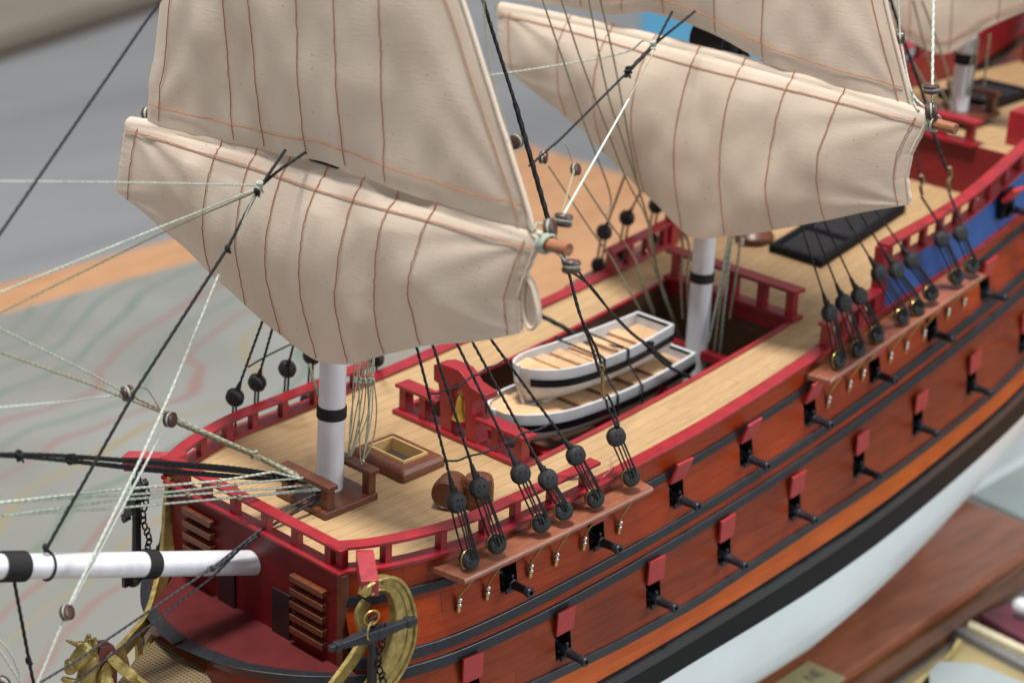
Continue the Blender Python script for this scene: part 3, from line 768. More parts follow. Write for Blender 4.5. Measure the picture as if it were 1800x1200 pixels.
ch_z = lambda x: .95+(x-23.38)*(2.0/12.4)
CH2 = channel(23.0, 36.2, .05, 8.2)
ch_z = lambda x: -.52+.0026*x*x*.55+.004*x
CH3 = channel(-.75, 10.75, .08, 8.35, sd=1)
ch_z = lambda x: .95+(x-23.38)*(2.0/12.4)
CH4 = channel(23.0, 36.2, .05, 8.2, sd=1)
def chain_plates(pts, par, yb, ytop, zt):
    for (u, v) in pts:
        z0 = None
        b = surf(u, v-8, lambda x: hullY(x, zd(x)-2.0)+.12)
        x = b[0]; t = np.array((x-.25, -ytop, zt(x)-.05))
        mb = MB(); mb.tube([t, b+(0, 0, .3)], .035, 7); mb.tube([t+(.14, 0, 0), b+(.06, 0, .3)], .03, 7)
        mb.mi = 1; mb.ball(b+(0, -.05, .18), .12, 10, 8); mb.ball(b+(-.02, -.05, -.04), .115, 10, 8); mb.mi = 0; mb.box(b+(-.03, -.03, -.24), (.07, .05, .10))
        mb.build('chain_plate', [BRASS, STEEL], par, smooth=True)
chain_plates([(806, 1068), (856, 1047), (932, 1008), (977, 988), (1026, 960), (1088, 932)], CH, 7.5, 8.2, lambda x: -.5+.0018*x*x)
chain_plates([(1455, 712), (1492, 685), (1516, 665), (1564, 635), (1592, 617), (1623, 595), (1665, 558), (1693, 540)], CH2, 7.5, 8.05, lambda x: .95+(x-23.38)*.161)
MLO = [(1473, 632), (1507, 613), (1540, 587), (1585, 555), (1612, 540), (1636, 515), (1680, 487), (1707, 468)]
MUP = [(1458, 550), (1483, 532), (1510, 520), (1545, 480), (1575, 475), (1602, 458), (1655, 420), (1688, 410)]
MPU = [by(*b, -7.3) for b in MUP]
mt = [shroud_top(MPU[i], uv, 17, -.5) for i, uv in enumerate([(1408, 396), (1428, 394), (1450, 392), (1500, 405), (1516, 382), (1545, 378)])]
shroud_set(MLO, MUP, mt+[None, None], -1, -7.8, -7.3, .045)
# starboard side (seen under the sails)
def far_set(ups, dz, y, tops):
    for (u, v), tp in zip(ups, tops):
        pu = by(u, v, y); pl = pu+np.array((.15, .35, -dz))
        deadeye(pu, (.1, 0, -1.2+rz()*3), True); deadeye(pl, (.1, 0, -1.2+rz()*3), False)
        mb = MB()
        for a in (-.3, -.2, .2, .3): mb.tube([pu+(a*.5, a, -.1), pl+(a*.5, a, .1)], .035, 6)
        mb.build('lanyard', BLKR, SHIP, smooth=True)
        if tp is not None:
            q = by(*tp, y-1.2) ; d = (q-pu)
            mb = MB(); mb.torus(pu, (1, .3, 0), .37, .06, 16, 6); mb.tube([pu+d/np.linalg.norm(d)*.3, pu+d*2.2], .055, 7, twist=.18)
            dd = d/np.linalg.norm(d); mb.tube([pu+dd*.34, pu+dd*.8], [.14, .07], 8); mb.build('shroud', BLKR, SHIP, smooth=True)
far_set([(413, 698), (452, 672), (505, 648), (548, 625), (660, 630)], 2.3, 7.6, [(463, 560), (478, 580), (516, 605), (556, 600), (668, 600)])
far_set([(1062, 408), (1102, 383), (1153, 362)], 1.9, 7.4, [(1085, 345), (1130, 330), (1165, 320)])
mb = MB(); mb.tube(smooth_path([by(436, 645, 7.0), by(470, 625, 7.0), by(515, 603, 7.0)]), .04, 6); mb.build('ratline', BLKR, SHIP, smooth=True)

# deck fittings ---------------------------------------------------------------------------------------
# fore bitts around the foremast
mb = MB(); mb.box((-.2, -.2, .16), (1.42, 1.5, .14)); FB = mb.build('fore_bitts', BROWN, SHIP, bevel=.04)
for (x, y) in ((-1.2, -1.38), (-1.2, 1.0), (1.0, -1.38), (1.0, 1.0)):
    MB().box((x, y, .72), (.20, .20, .44)).build('bitt_post', BROWN, FB, bevel=.03)
for x in (-1.2, 1.0): MB().box((x, -.19, 1.26), (.27, 1.5, .11)).build('bitt_bar', BROWN, FB, bevel=.03)
for y in (-1.0, -.05, .75):
    m2 = MB(); m2.torus((1.0, y, 1.47), (1, .2, 0), .09, .03, 14, 6); m2.lathe((1.0, y, 1.3), (1.0, y, 1.42), [(0, .03), (1, .03)], 8); m2.build('eyebolt', STEEL, FB, smooth=True)
# companion hatch
hx0, hx1, hy0, hy1 = 2.85, 5.3, -1.42, 1.78
mb = MB(); s3 = .5
def rim(mb, x0, x1, y0, y1, w, z0, z1, inn=.0):
    A = [(x0, y0), (x1, y0), (x1, y1), (x0, y1)]; B = [(x0+w, y0+w), (x1-w, y0+w), (x1-w, y1-w), (x0+w, y1-w)]
    A2 = [(x0+w*.3, y0+w*.3), (x1-w*.3, y0+w*.3), (x1-w*.3, y1-w*.3), (x0+w*.3, y1-w*.3)]
    V = [(*p, z0) for p in A]+[(p[0], p[1], z0+(z1-z0)*.6) for p in A]+[(*p, z1) for p in A2]+[(*p, z1) for p in B]+[(*p, z0-.0) for p in B]
    F = []
    for k in range(4):
        for i in range(4): F.append((k*4+i, k*4+(i+1) % 4, (k+1)*4+(i+1) % 4, (k+1)*4+i))
    return mb.q(V, F)
rim(mb, hx0, hx1, hy0, hy1, .55, .08, .62); HT = mb.build('hatch_coaming', BROWN, SHIP, bevel=.08)
mb = MB(); rim(mb, hx0+.5, hx1-.5, hy0+.5, hy1-.5, .12, .1, .70); mb.build('hatch_lining', plain('yellow_wood', (.52, .33, .13), .5, var=.1), HT)
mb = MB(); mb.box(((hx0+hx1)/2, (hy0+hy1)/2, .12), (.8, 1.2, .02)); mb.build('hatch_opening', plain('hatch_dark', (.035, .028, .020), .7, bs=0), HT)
# belfry: red arch with side benches
X0 = 7.35
def P2(u, v, x=X0): p = bx(u, v, x); return (x, p[1], p[2])
out = [(762, 641), (778, 640), (797, 647), (809, 653), (816, 662), (827, 680), (845, 692), (852, 694), (852, 706), (829, 703), (830, 735), (838, 792), (819, 786), (816, 700), (812, 682), (803, 674), (794, 680), (792, 690), (794, 772), (775, 764), (772, 690), (770, 674), (762, 668)]
mb = MB(); po = [P2(u, v) for u, v in out]; ww = (.8, 0, .02); mb.prism(po, ww)
BF = mb.build('belfry', RED, SHIP, bevel=.03)
cy = P2(805, 715)[1]; cz = P2(805, 715)[2]
mb = MB(); mb.lathe((X0+.15, cy+.02, cz+.5), (X0+.15, cy+.02, cz-.6), [(0, .05), (.1, .12), (.25, .17), (.6, .21), (.85, .28), (1, .36), (.97, .3)], 20, caps=False)
mb.torus((X0+.15, cy+.02, cz+.6), (1, 0, 0), .1, .03, 14, 6); mb.build('bell', BELL, BF, smooth=True)
ya, ybn, yc_, yd_ = P2(696, 676)[1], P2(772, 700)[1], P2(836, 730)[1], P2(922, 782)[1]
zt = zd(X0)+1.32
for (a, b) in ((ya, ybn+.1), (yc_-.0, yd_)):
    mb = MB(); mb.box((X0+.35, (a+b)/2, zt), (.42, abs(b-a)/2, .08)); bb = mb.build('bench', RED, BF, bevel=.02)
    for t in (.14, .62):
        tt = t if a > 0 else 1-t
        yy = a+(b-a)*(t if a > 0 else 1-t+.0); MB().box((X0+.3, yy, zd(X0)+.7), (.26, .2, .54)).build('post', RED, bb, bevel=.02)
mb = MB(); mb.box((X0+.32, (ya+yd_)/2, zd(X0)+.10), (.5, abs(ya-yd_)/2+.05, .09)); mb.build('sill', RED, BF, bevel=.02)
# quarterdeck break rail
mb = MB(); XQ = 26.35; mb.box((XQ, 0, zd(XQ)+1.5), (.42, 4.0, .09)); QR = mb.build('quarterdeck_rail', RED, SHIP, bevel=.02)
mb = MB(); mb.box((XQ, 0, zd(XQ)+.12), (.42, 4.0, .10)); mb.build('sill', RED, QR, bevel=.02)
mb = MB(); mb.box((XQ-.1, 0, zd(XQ)-.35), (.12, WY, .4)); mb.build('beam', RED, QR)
for y in (-3.55, -1.85, -.1, 1.7, 3.5): MB().box((XQ, y, zd(XQ)+.82), (.22, .22, .62)).build('baluster', RED, QR, bevel=.02)
# black gratings on the quarterdeck
def grating(x0, x1, y0, y1, h, zf, name='deck_grating'):
    mb = MB(); n = 10
    for y in (y0+.18, y1-.18): mb.rail([(x, y, zf(x)+h*.5) for x in np.linspace(x0, x1, n)], .18, h*.5)
    for x in (x0+.18, x1-.18): mb.box((x, (y0+y1)/2, zf(x)+h*.5), (.18, (y1-y0)/2-.36, h*.5))
    mb.box(((x0*.62+x1*.38), (y0+y1)/2, zf(x0*.62+x1*.38)+h*.5), (.16, (y1-y0)/2-.36, h*.5))
    g = mb.build(name, BLK, SHIP, bevel=.05)
    mb = MB()
    for i in range(int((x1-x0)/.28)):
        x = x0+.5+i*.28
        if x < x1-.4: mb.box((x, (y0+y1)/2, zf(x)+h*.55), (.07, (y1-y0)/2-.36, .06))
    for i in range(int((y1-y0)/.28)):
        y = y0+.45+i*.28
        if y < y1-.4: mb.rail([(x, y, zf(x)+h*.62) for x in np.linspace(x0+.36, x1-.36, n)], .06, .05)
    mb.build('lattice', MESHG, g); return g
grating(31.5, 38.9, -1.6, 1.7, .42, zd)
grating(49.0, 53.8, -.2, 3.4, .4, lambda x: 7.6)
mb = MB(); mb.lathe((33.2, 5.0, zd(33)), (33.2, 5.0, zd(33)+.01), [(0, .1), (1, .1)], 6)
p = deck(1325, 420); mb = MB(); mb.lathe(p+(0, 0, 0), p+(0, 0, .7), [(0, 1.0), (.4, 1.05), (.8, .8), (1, .5)], 20); mb.build('capstan', BROWN, SHIP, smooth=True)

rope_late = [([deck(u, v, .05) for u, v in [(1000, 842), (1030, 838), (1062, 835), (1078, 826)]]), ([deck(u, v, .3) for u, v in [(1060, 838), (1078, 818), (1072, 806), (1086, 796)]])]
# aft bulwarks ---------------------------------------------------------------------------------------------
for sd in (-1, 1):
    yq = lambda x: sd*(YR(x)-.15)
    mb = MB(); mb.rail([(x, yq(x), zd(x)+.12) for x in np.linspace(24.6, 29.4, 8)], .34, .08); R = mb.build('quarter_rail', RED, SHIP, bevel=.02)
    mb = MB(); mb.rail([(x, yq(x), zd(x)+1.25) for x in np.linspace(24.6, 29.4, 8)], .32, .07); mb.build('handrail', RED, R, bevel=.02)
    for x in (24.9, 26.2, 27.6, 28.9): MB().box((x, yq(x), zd(x)+.7), (.2, .2, .52)).build('baluster', RED, R, bevel=.02)
    top = crv([(29.2, 5.75), (33, 6.05), (36.6, 6.5), (41.7, 7.85), (50, 10.5), (64, 15)])
    ym = lambda x: sd*(YR(x)-.25)
    mb = MB(); mb.rail([(x, ym(x), top(x)) for x in np.linspace(29.3, 62, 24)], .34, .08); R = mb.build('bulwark_rail', RED, SHIP, bevel=.02)
    mb = MB(); mb.rail([(x, ym(x), top(x)-1.15+(.5 if x < 31 else 0)*0) for x in np.linspace(29.3, 62, 24)], .30, .08); mb.build('sill', RED, R, bevel=.02)
    for x in np.arange(29.9, 60, 1.55): MB().box((x, ym(x), top(x)-.6), (.16, .16, .52)).build('baluster', RED, R, bevel=.02)
    mb = MB(); G = [[(x, ym(x)-sd*.0, top(x)-1.2), (x, ym(x)+sd*.22, ZR(x)+.1)] for x in np.linspace(29.5, 62, 24)]; mb.grid(G)
    mb.build('bulwark_panel', BLUE if sd < 0 else RED, SHIP, solid=.14)
    mb = MB(); mb.box((29.35, ym(29.35), (zd(29.3)+5.7)/2), (.28, .28, (5.7-zd(29.3))/2)); mb.build('bulwark_post', RED, SHIP, bevel=.03)
    mb = MB(); mb.rail([(x, sd*(YR(x)+.03), ZR(x)+.02) for x in np.linspace(29.5, 62, 24)], .12, .13); mb.build('red_moulding', RED, SHIP, bevel=.03)
p = by(1770, 350, -6.5)
mb = MB(); mb.box(p+(.1, .05, -.25), (.55, .15, .75)); mb.mi = 1; mb.box(p+(-.1, -.35, .35), (.5, .1, .45), ((1, 0, 0), (0, .8, .6), (0, -.6, .8))); mb.build('bulwark_port', [BLK, REDL], SHIP)
copy_part(G0, 'gun', p+(.2, -.1, -.5), (0, 0, 0), SHIP)
# poop front and deck
XP = 42.3
mb = MB(); mb.box((XP, 0, (zd(XP)+7.5)/2), (.12, 5.9, (7.5-zd(XP))/2)); PB = mb.build('poop_bulkhead', plain('poop_red', (.16, .008, .010), .45, var=.15), SHIP)
mb = MB(); mb.box((XP-.05, .6, 7.58), (.45, 4.0, .1)); mb.build('sill', RED, PB, bevel=.02)
mb = MB(); mb.box((XP-.05, .6, 8.75), (.42, 4.0, .09)); R = mb.build('handrail', RED, PB, bevel=.02)
for y in (-2.9, -1.2, .5, 2.2, 4): MB().box((XP-.05, y, 8.15), (.2, .2, .5)).build('baluster', RED, PB)
mb = MB(); mb.q([(XP, -6.1, 7.5), (64, -4.6, 7.7), (64, 4.6, 7.7), (XP, 6.1, 7.5)], [(0, 1, 2, 3)]); mb.build('poop_deck', DECK, SHIP)
mb = MB(); mb.box((45.9, 0, 8.0), (1.6, 1.6, .14)); ZB = mb.build('mizzen_bitts', BROWN, SHIP, bevel=.03)
for (x, y) in ((47.1, -1.2), (47.1, 1.2)): MB().box((x, y, 8.5), (.22, .22, .6)).build('bitt_post', BROWN, ZB)
MB().box((47.1, 0, 9.1), (.25, 1.6, .14)).build('bitt_bar', BROWN, ZB, bevel=.03)
p = by(1800, 232, -5); mb = MB(); mb.box(p+(.9, 0, -.2), (1.1, .9, 1.2)); mb.build('quarter_box', RED, SHIP, bevel=.03)
mb = MB(); mb.box((60.5, 0, 9.6), (.2, 4.5, 2.2)); mb.build('stern_bulkhead', plain('stern_red', (.16, .008, .012), .5), SHIP)

# cathead + head --------------------------------------------------------------------------------------------
def cathead(a, b, w):
    a = np.array(a, float); b = np.array(b, float); t = b-a; L = np.linalg.norm(t); t /= L; s_ = np.cross(t, (0, 0, 1)); s_ /= np.linalg.norm(s_); u = np.cross(s_, t)
    mb = MB(); mb.box((a+b)/2, (L/2, w, w), (t, s_, u)); return mb.build('cathead', plain('cathead_red', (.30, .035, .045), .4, var=.2, vs=3), SHIP, bevel=.03)
cathead((-3.2, -5.7, .55), bz(650, 1034, .55), .33)
ca = bz(651, 1052, .5)+np.array((.1, .1, -.1))
f0 = by(222, 808, 7.3); cathead((-3.4, 4.9, .75), f0+(0, 0, -.05), .33)
mb = MB(); mb.torus(ca+(-.12, -.2, -.62), (.3, 1, .1), .3, .035, 22, 6); mb.torus(ca+(-.2, -.25, -1.1), (-.5, 1, 0), .34, .035, 22, 6); mb.build('anchor_ring', BRASS, SHIP, smooth=True)
# gold head rails and scrolls
def ribbon(pts, w, t, name='head_rail', mat=GOLD):
    P = smooth_path([p for p in pts], 7); mb = MB(); V = []
    for i, p in enumerate(P):
        tt = P[min(i+1, len(P)-1)]-P[max(i-1, 0)]; tt = tt/np.linalg.norm(tt); vd = p-CC; vd /= np.linalg.norm(vd)
        s_ = np.cross(tt, np.array([0, 1, 0]) if abs(tt[1]) < .8 else np.array([1., 0, 0])); s_ /= np.linalg.norm(s_); o = np.cross(tt, s_)
        wi = w*(.75+.25*math.sin(math.pi*i/(len(P)-1)))
        V.append([p+s_*a*wi+o*b*t for a, b in ((-1, -1), (-.75, -1.5), (-.3, -1), (.3, -1), (.75, -1.5), (1, -1), (1, 1), (-1, 1), (-1, -1))])
    mb.grid(V); mb.q(V[0][:8], [tuple(range(8))]); mb.q(V[-1][:8], [tuple(range(7, -1, -1))])
    return mb.build(name, mat, SHIP, smooth=True)
ribbon([by(u, v, y) for u, v, y in [(305, 838, 4.9), (299, 880, 5.0), (296, 940, 4.9), (290, 990, 4.5), (277, 1040, 3.7), (258, 1090, 2.6), (225, 1130, 1.6), (196, 1165, .9), (180, 1215, .6)]], .34, .10)
ribbon([by(u, v, y) for u, v, y in [(306, 1000, 5.0), (296, 1045, 4.6), (283, 1090, 3.6), (262, 1135, 2.4), (236, 1175, 1.5), (205, 1215, 1.0)]], .20, .09)
for a, b in (((240, 1115, 2.0), (244, 1165, 1.9)), ((212, 1138, 1.3), (224, 1190, 1.2))):
    ribbon([by(*a), by((a[0]+b[0])/2+2, (a[1]+b[1])/2, (a[2]+b[2])/2), by(*b)], .12, .09, 'head_timber')
ribbon([by(u, v, y) for u, v, y in [(190, 1150, -.3), (205, 1165, -.6), (235, 1190, -1.2), (280, 1225, -2.2)]], .2, .09)
ribbon([by(u, v, y) for u, v, y in [(196, 1165, -.4), (185, 1190, -.6), (195, 1215, -.8)]], .25, .09)
# port hawse scroll (large gold curl) and its lower rail
ribbon([by(u, v, y) for u, v, y in [(644, 1056, -6.5), (633, 1078, -6.5), (640, 1108, -6.6), (636, 1132, -6.7), (614, 1167, -6.8), (585, 1205, -6.9), (560, 1240, -6.9)]], .26, .09)
OUTL = [(640, 1048), (648, 1030), (668, 1018), (690, 1015), (709, 1026), (723, 1053), (730, 1090), (727, 1128), (715, 1163), (696, 1196), (668, 1230)]
INL = [(652, 1045), (664, 1036), (679, 1036), (689, 1048), (695, 1072), (693, 1100), (685, 1135), (672, 1170), (648, 1210)]
Po = smooth_path([by(u, v, -7.62) for u, v in OUTL], 5); Pi = smooth_path([by(u, v, -7.62) for u, v in INL], 5)
mb = MB(); mb.prism(list(Po)+list(Pi)[::-1], (0, .35, 0)); 
mb.tube([p+(0, -.02, 0) for p in Po], .08, 8); mb.tube([p+(0, -.02, 0) for p in Pi], .065, 8)
mid = smooth_path([by(u, v, -7.62) for u, v in [(671, 1024), (692, 1028), (707, 1046), (716, 1078), (717, 1110), (707, 1150), (688, 1185), (660, 1222)]], 5); mb.tube(mid, .05, 8)
mb.build('gold_scroll', GOLD, SHIP, smooth=True)
# beakhead grating, triangular and woven
A = np.array(by(303, 1090, .0)); B1 = np.array(by(400, 1230, -.6)); B2 = np.array(by(190, 1230, -.6))
def grat_mat():
    m, nt, b = nodes('woven_grating'); v = tex(nt)
    w1 = N(nt, 'ShaderNodeTexWave', wave_type='BANDS', bands_direction='X'); w1.inputs['Scale'].default_value = 1.9; nt.links.new(v, w1.inputs[0])
    w2 = N(nt, 'ShaderNodeTexWave', wave_type='BANDS', bands_direction='Y'); w2.inputs['Scale'].default_value = 1.9; nt.links.new(v, w2.inputs[0])
    mu = N(nt, 'ShaderNodeMath', operation='MULTIPLY'); nt.links.new(w1.outputs['Fac'], mu.inputs[0]); nt.links.new(w2.outputs['Fac'], mu.inputs[1])
    nt.links.new(ramp(nt, [(.15, (.17, .115, .055)), (.6, (.03, .02, .012))], mu.outputs[0]), b.inputs['Base Color']); b.inputs['Roughness'].default_value = .6
    bump(nt, b, mu.outputs[0], -.8, .08); return m
mb = MB(); zg = -4.6
ga, gb, gc = bz(303, 1088, zg), bz(392, 1230, zg), bz(170, 1240, zg)
mb.prism([ga, gb, gc], (0, 0, -.15)); mb.build('beakhead_grating', grat_mat(), SHIP)
# stem post and figurehead
mb = MB(); pp = [by(u, v, -.0) for u, v in [(168, 1131), (192, 1128), (199, 1145), (197, 1260), (158, 1260), (160, 1170)]]; mb.prism([p+(0, .3, 0) for p in pp], (0, -.6, 0)); mb.build('stem_post', plain('stem_red', (.13, .025, .022), .4), SHIP, bevel=.03)
mb = MB(); f = lambda u, v, y=0.: by(u, v, y)
def cap(a, b, ra, rb, n=12): mb.lathe(a, b, [(-.12*ra, ra*.6), (0, ra), (.5, (ra+rb)/2), (1, rb), (1.08, rb*.6)], n)
mb.ball(f(150, 1143), .40, 14, 10, (1, .75, 1)); cap(f(150, 1146), f(127, 1170), .40, .27, 14); mb.ball(f(124, 1173), .27, 12, 8, (1, .9, 1)); mb.ball(f(120, 1164), .15, 10, 8)
cap(f(158, 1150), f(156, 1215), .36, .50, 14); cap(f(150, 1160), f(146, 1200), .2, .3)
mb.lathe(f(138, 1134), f(117, 1125), [(0, .10), (1, .05)], 8)
for yy in (-.2, .18): mb.lathe(f(160, 1134)+(0, yy, 0), f(161, 1117)+(0, yy, 0), [(0, .16), (.5, .14), (1, .07)], 8)
for i in range(6): mb.ball(f(134+i*5, 1131-(i % 2)*1.5)+(0, -.05, 0), .11, 8, 6)
for i in range(7): mb.tube(smooth_path([f(163, 1136+i*10)+(0, -.1, 0), f(168+2*(i % 2), 1142+i*10)+(0, -.12, 0), f(164, 1150+i*10)+(0, -.2, 0)], 4), [.11]*9, 6)
mb.torus(f(141, 1147)+(0, -.3, 0), (0, 1, 0), .07, .03, 10, 5); mb.tube([f(147, 1152)+(0, -.3, 0), f(134, 1162)+(0, -.26, 0)], .05, 6)
cap(f(148, 1203), f(112, 1193), .16, .12)
o = mb.build('figurehead', GOLD, SHIP, smooth=True, label='gilded unicorn figurehead with horn and mane')
d = o.modifiers.new('r', 'REMESH'); d.mode = 'VOXEL'; d.voxel_size = .03; d.use_smooth_shade = True

# rigging lines ------------------------------------------------------------------------------------------------
def rope(pts, r, mat, name='rope', tw=.13, sm=True, parent=None, knots=()):
    r *= .84
    P = smooth_path(pts, 5) if (sm and len(pts) > 2) else pts
    mb = MB(); mb.tube(P, r, 7, twist=tw)
    for k in knots: mb.ball(k, r*1.9, 8, 6, (1, 1, 1.5)); mb.tube([k, k+np.array((r*2.2, 0, -r*3.2))], r*.9, 6)
    return mb.build(name, mat, parent or SHIP, smooth=True)
def Y0(*uvs, y=0.): return [by(u, v, y) for u, v in uvs]
def knot(p, r, mat):
    mb = MB(); p = np.array(p, float)
    for i in range(4): mb.torus(p+(random.uniform(-.3, .3)*r, 0, (i-1.5)*r*.5), (random.uniform(-.5, .5), random.uniform(-.5, .5), 1), r*.55, r*.33, 12, 6)
    mb.tube([p, p+(r*random.uniform(.4, 1.2), -r*.3, -r*1.5)], r*.25, 6)
    mb.build('knot', mat, SHIP, smooth=True)
st0, st1 = Y0((300, -25), (-20, 440), y=-.2); rope([st0+(st0-st1)*.9, st0, st1, st1+(st1-st0)*.25], .06, BLKR, 'stay', sm=False)
rope(Y0((-10, 319), (230, 321), (452, 326)), .036, GRR)
rope(Y0((502, 263), (458, 328), y=-.3), .07, BLKR, 'stay', .1); rope(Y0((537, 268), (490, 300), (458, 328), y=-.3), .07, BLKR, 'stay', .1)
rope(Y0((458, 326), (400, 436), (235, 692), (95, 940), (80, 968), y=-.3), .072, BLKR, 'stay', sm=False, knots=[by(400, 437, -.3), by(80, 962, -.3)])
knot(by(455, 328, -.35), .17, GRR); knot(by(452, 338, -.4), .13, BLKR)
rope(Y0((452, 332), (280, 400), (-10, 518), y=.1), .045, GRR); rope(Y0((452, 336), (300, 402), (120, 490), (-10, 555), y=.15), .045, OLR)
rope(Y0((420, 405), (440, 360), (452, 338), y=-.35), .035, GRR)
rope([by(385, 482, .3), by(300, 690, -.5), by(250, 800, -.9), by(122, 1062, -1.6)], .062, WHR, sm=False)
rope([by(284, 757, -.6), by(262, 803, -.9), by(126, 1060, -1.6)], .055, WHR, sm=False)
rope(Y0((112, 1090), (60, 1215), y=-1.6), .062, WHR)
rope(Y0((-10, 573), (150, 652), (215, 688), y=.3), .042, GRR); rope(Y0((-10, 717), (120, 705), (215, 693), y=.3), .045, WHR)
rope(Y0((-10, 616), (150, 672), (290, 727), (400, 775), (530, 835), (570, 862), y=.2), .05, OLR, sm=False)
rope(Y0((235, 697), (265, 712), (290, 722), y=.1), .06, OLR); rope(Y0((230, 688), (245, 680), (259, 684), y=-.2), .035, OLR)
rope(Y0((259, 684), (270, 700), (281, 720), y=-.3), .025, OLR)
for dy, a, b in ((0, (305, 733), (568, 858)), (.08, (308, 742), (572, 862)), (-.1, (300, 736), (566, 864))):
    rope([by(*a, .1+dy), by(448, 800+dy*20, .1+dy), by(*b, dy)], .085, OLR if dy else GRR, sm=False)
knot(by(448, 799, 0), .16, OLR)
for a, b, c, d in (((-10, 797), (110, 802), (300, 818), (485, 836)), ((-10, 801), (110, 808), (300, 826), (500, 842)), ((-10, 797), (120, 800), (350, 818), (478, 832)), ((30, 802), (130, 812), (290, 830), (520, 846)), ((115, 806), (200, 806), (400, 820), (500, 836))):
    rope(Y0(a, b, c, d, y=.3), .065, BLKR, 'stay', .15)
rope([by(480, 833, .3), by(540, 850, .1), by(572, 864, -.2)], .08, BLKR)
for p in ((35, 801), (125, 805)): knot(by(*p, .25), .17, BLKR)
for L in (((-10, 884), (210, 860), (385, 845), (480, 829), (560, 850)), ((-10, 884), (300, 864), (440, 848), (545, 838)), ((5, 906), (210, 878), (330, 869), (480, 858), (560, 850)), ((5, 905), (200, 893), (420, 873), (560, 858)), ((420, 873), (500, 866), (570, 860))):
    rope(Y0(*L, y=-.2), .058, GRR, sm=False)
for p in ((385, 848), (415, 853), (330, 868), (420, 873)): knot(by(*p, -.25), .09, OLR)
rope(Y0((60, 1205), (135, 1160), (372, 998), (510, 890), (568, 862), y=-.9), .055, GRYR, 'stay', sm=False, knots=[by(372, 998, -.9)])
rope(Y0((125, 1205), (380, 1008), (440, 945), (568, 868), y=-.9), .055, GRYR, 'stay', sm=False)
rope(Y0((372, 1003), (470, 928), (570, 872), y=-.8), .06, GRYR, 'stay', sm=False); knot(by(467, 932, -.9), .13, GRYR)
rope([c2+(-.05, -.1, -.4), by(52, 1165, -.2), by(62, 1215, -.2)], .075, BLKR, 'stay', knots=[by(50, 1160, -.2)])
rope(Y0((-10, 1130), (15, 1165), (45, 1215), y=-1), .05, WHR); rope(Y0((-10, 1115), (20, 1150), (40, 1205), y=-.6), .04, WHR)
# halyards made fast on the bitts, aft of the foremast
for i, (u, um, e) in enumerate([(652, 646, 0), (643, 637, 0), (634, 626, 0), (626, 618, 0), (648, 644, 1), (638, 632, 1), (630, 628, 0), (645, 650, 1), (620, 616, 0), (655, 652, 1)]):
    q = by(612+random.uniform(-3, 3), 808, -.1) if e == 0 else by(636+random.uniform(-2, 2), 822, -.8)
    rope([by(u+6, 560, .3), by(u+1, 668, .1), by(um+random.uniform(-3, 3), 735, -.1), q], .034, OLR if i % 3 else GRR)
rope([by(657, 668, 0), by(662, 720, -.3), by(655, 775, -.5), by(634, 818, -.8)], .035, OLR)
for u in (624, 632, 641, 649, 656): knot(by(u, 668, .1), .10, GRR)
rope([by(545, 640, 3), by(550, 665, 2), by(560, 695, .3)], .07, OLR)
rope(rope_late[0], .04, GRYR, 'loose_rope'); rope(rope_late[1], .03, plain('pinkish_thread', (.40, .17, .14), .8), 'loose_rope')
# blocks
def block(u, v, y=None, x=None, ax=(1, .3, .2), r=.26, L=.34):
    p = by(u, v, y) if y is not None else bx(u, v, x)
    a = np.array(ax, float); a /= np.linalg.norm(a); mb = MB()
    mb.lathe(p-a*L*.5, p+a*L*.5, [(0, .06), (0, r*.8), (.12, r), (.32, r*1.02), (.42, r*.78), (.58, r*.78), (.68, r*1.02), (.88, r), (1, r*.8), (1, .06)], 20, caps=True)
    mb.mi = 1; mb.torus(p, a, r*.85, .045, 20, 6)
    return mb.build('block', [BLOCK, GRR], SHIP, smooth=True)
block(224, 691, .2, ax=(.9, -.25, .1), r=.28, L=.42); block(299, 737, 0., ax=(.4, -1, .1), r=.29, L=.36); block(118, 1076, -1.6, ax=(.5, -1, .5), r=.28); block(5, 1200, -.6)
block(258, 200, 10.6, ax=(.6, -1, .1), r=.26)
block(906, 249, None, 1.0, ax=(1, .2, 0)); block(955, 277, 0.5, ax=(.6, -1, 0), r=.27); block(1012, 298, .5, ax=(.3, -1, .3), r=.27)
block(967, 401, None, -.6, ax=(.5, -1, .3), r=.33, L=.36); block(990, 387, None, .2, ax=(.25, .1, 1), r=.32, L=.45); block(1004, 468, None, .2, ax=(.15, .15, 1), r=.33, L=.46)
block(1637, 195, None, 22.3, ax=(.6, -1, .2), r=.34, L=.5); block(1637, 157, None, 22.5, ax=(0, .1, 1), r=.33, L=.36); block(1583, 66, None, 22.8, ax=(.6, -1, .2), r=.28)
block(1728, 195, 0, r=.3)
# lashing on the yard arms
def rings(p, ax, r, n, w, mat, rr=.04):
    mb = MB(); p = np.array(p, float); a = np.array(ax, float); a /= np.linalg.norm(a)
    for i in range(n): mb.torus(p+a*w*(i/(n-1)-.5), a+np.array((random.uniform(-.15, .15), 0, random.uniform(-.2, .2))), r, rr, 18, 6)
    return mb.build('lashing', mat, SHIP, smooth=True)
rings((-.9, -11.95, 14.1), (0, 1, -.05), .34, 5, .3, GRR); rings((22.4, -12.3, 14.27), (0, 1, 0), .34, 5, .35, GRR)
rope([bx(959, 428, -.9), bx(950, 412, -1.1), bx(930, 396, -1.1), bx(905, 280, -.6), bx(862, 120, -.6), bx(848, -20, -.6)], .03, OLR)
rope([bx(958, 425, -.7), bx(942, 405, -.9), bx(945, 392, -.7), bx(962, 396, -.7)], .04, GRR)
rope([bx(975, 440, -.5), bx(990, 455, -.2), bx(1002, 466, .2)], .05, GRR)
rope([bx(968, 410, -.6), bx(960, 425, -.9)], .06, BLKR)
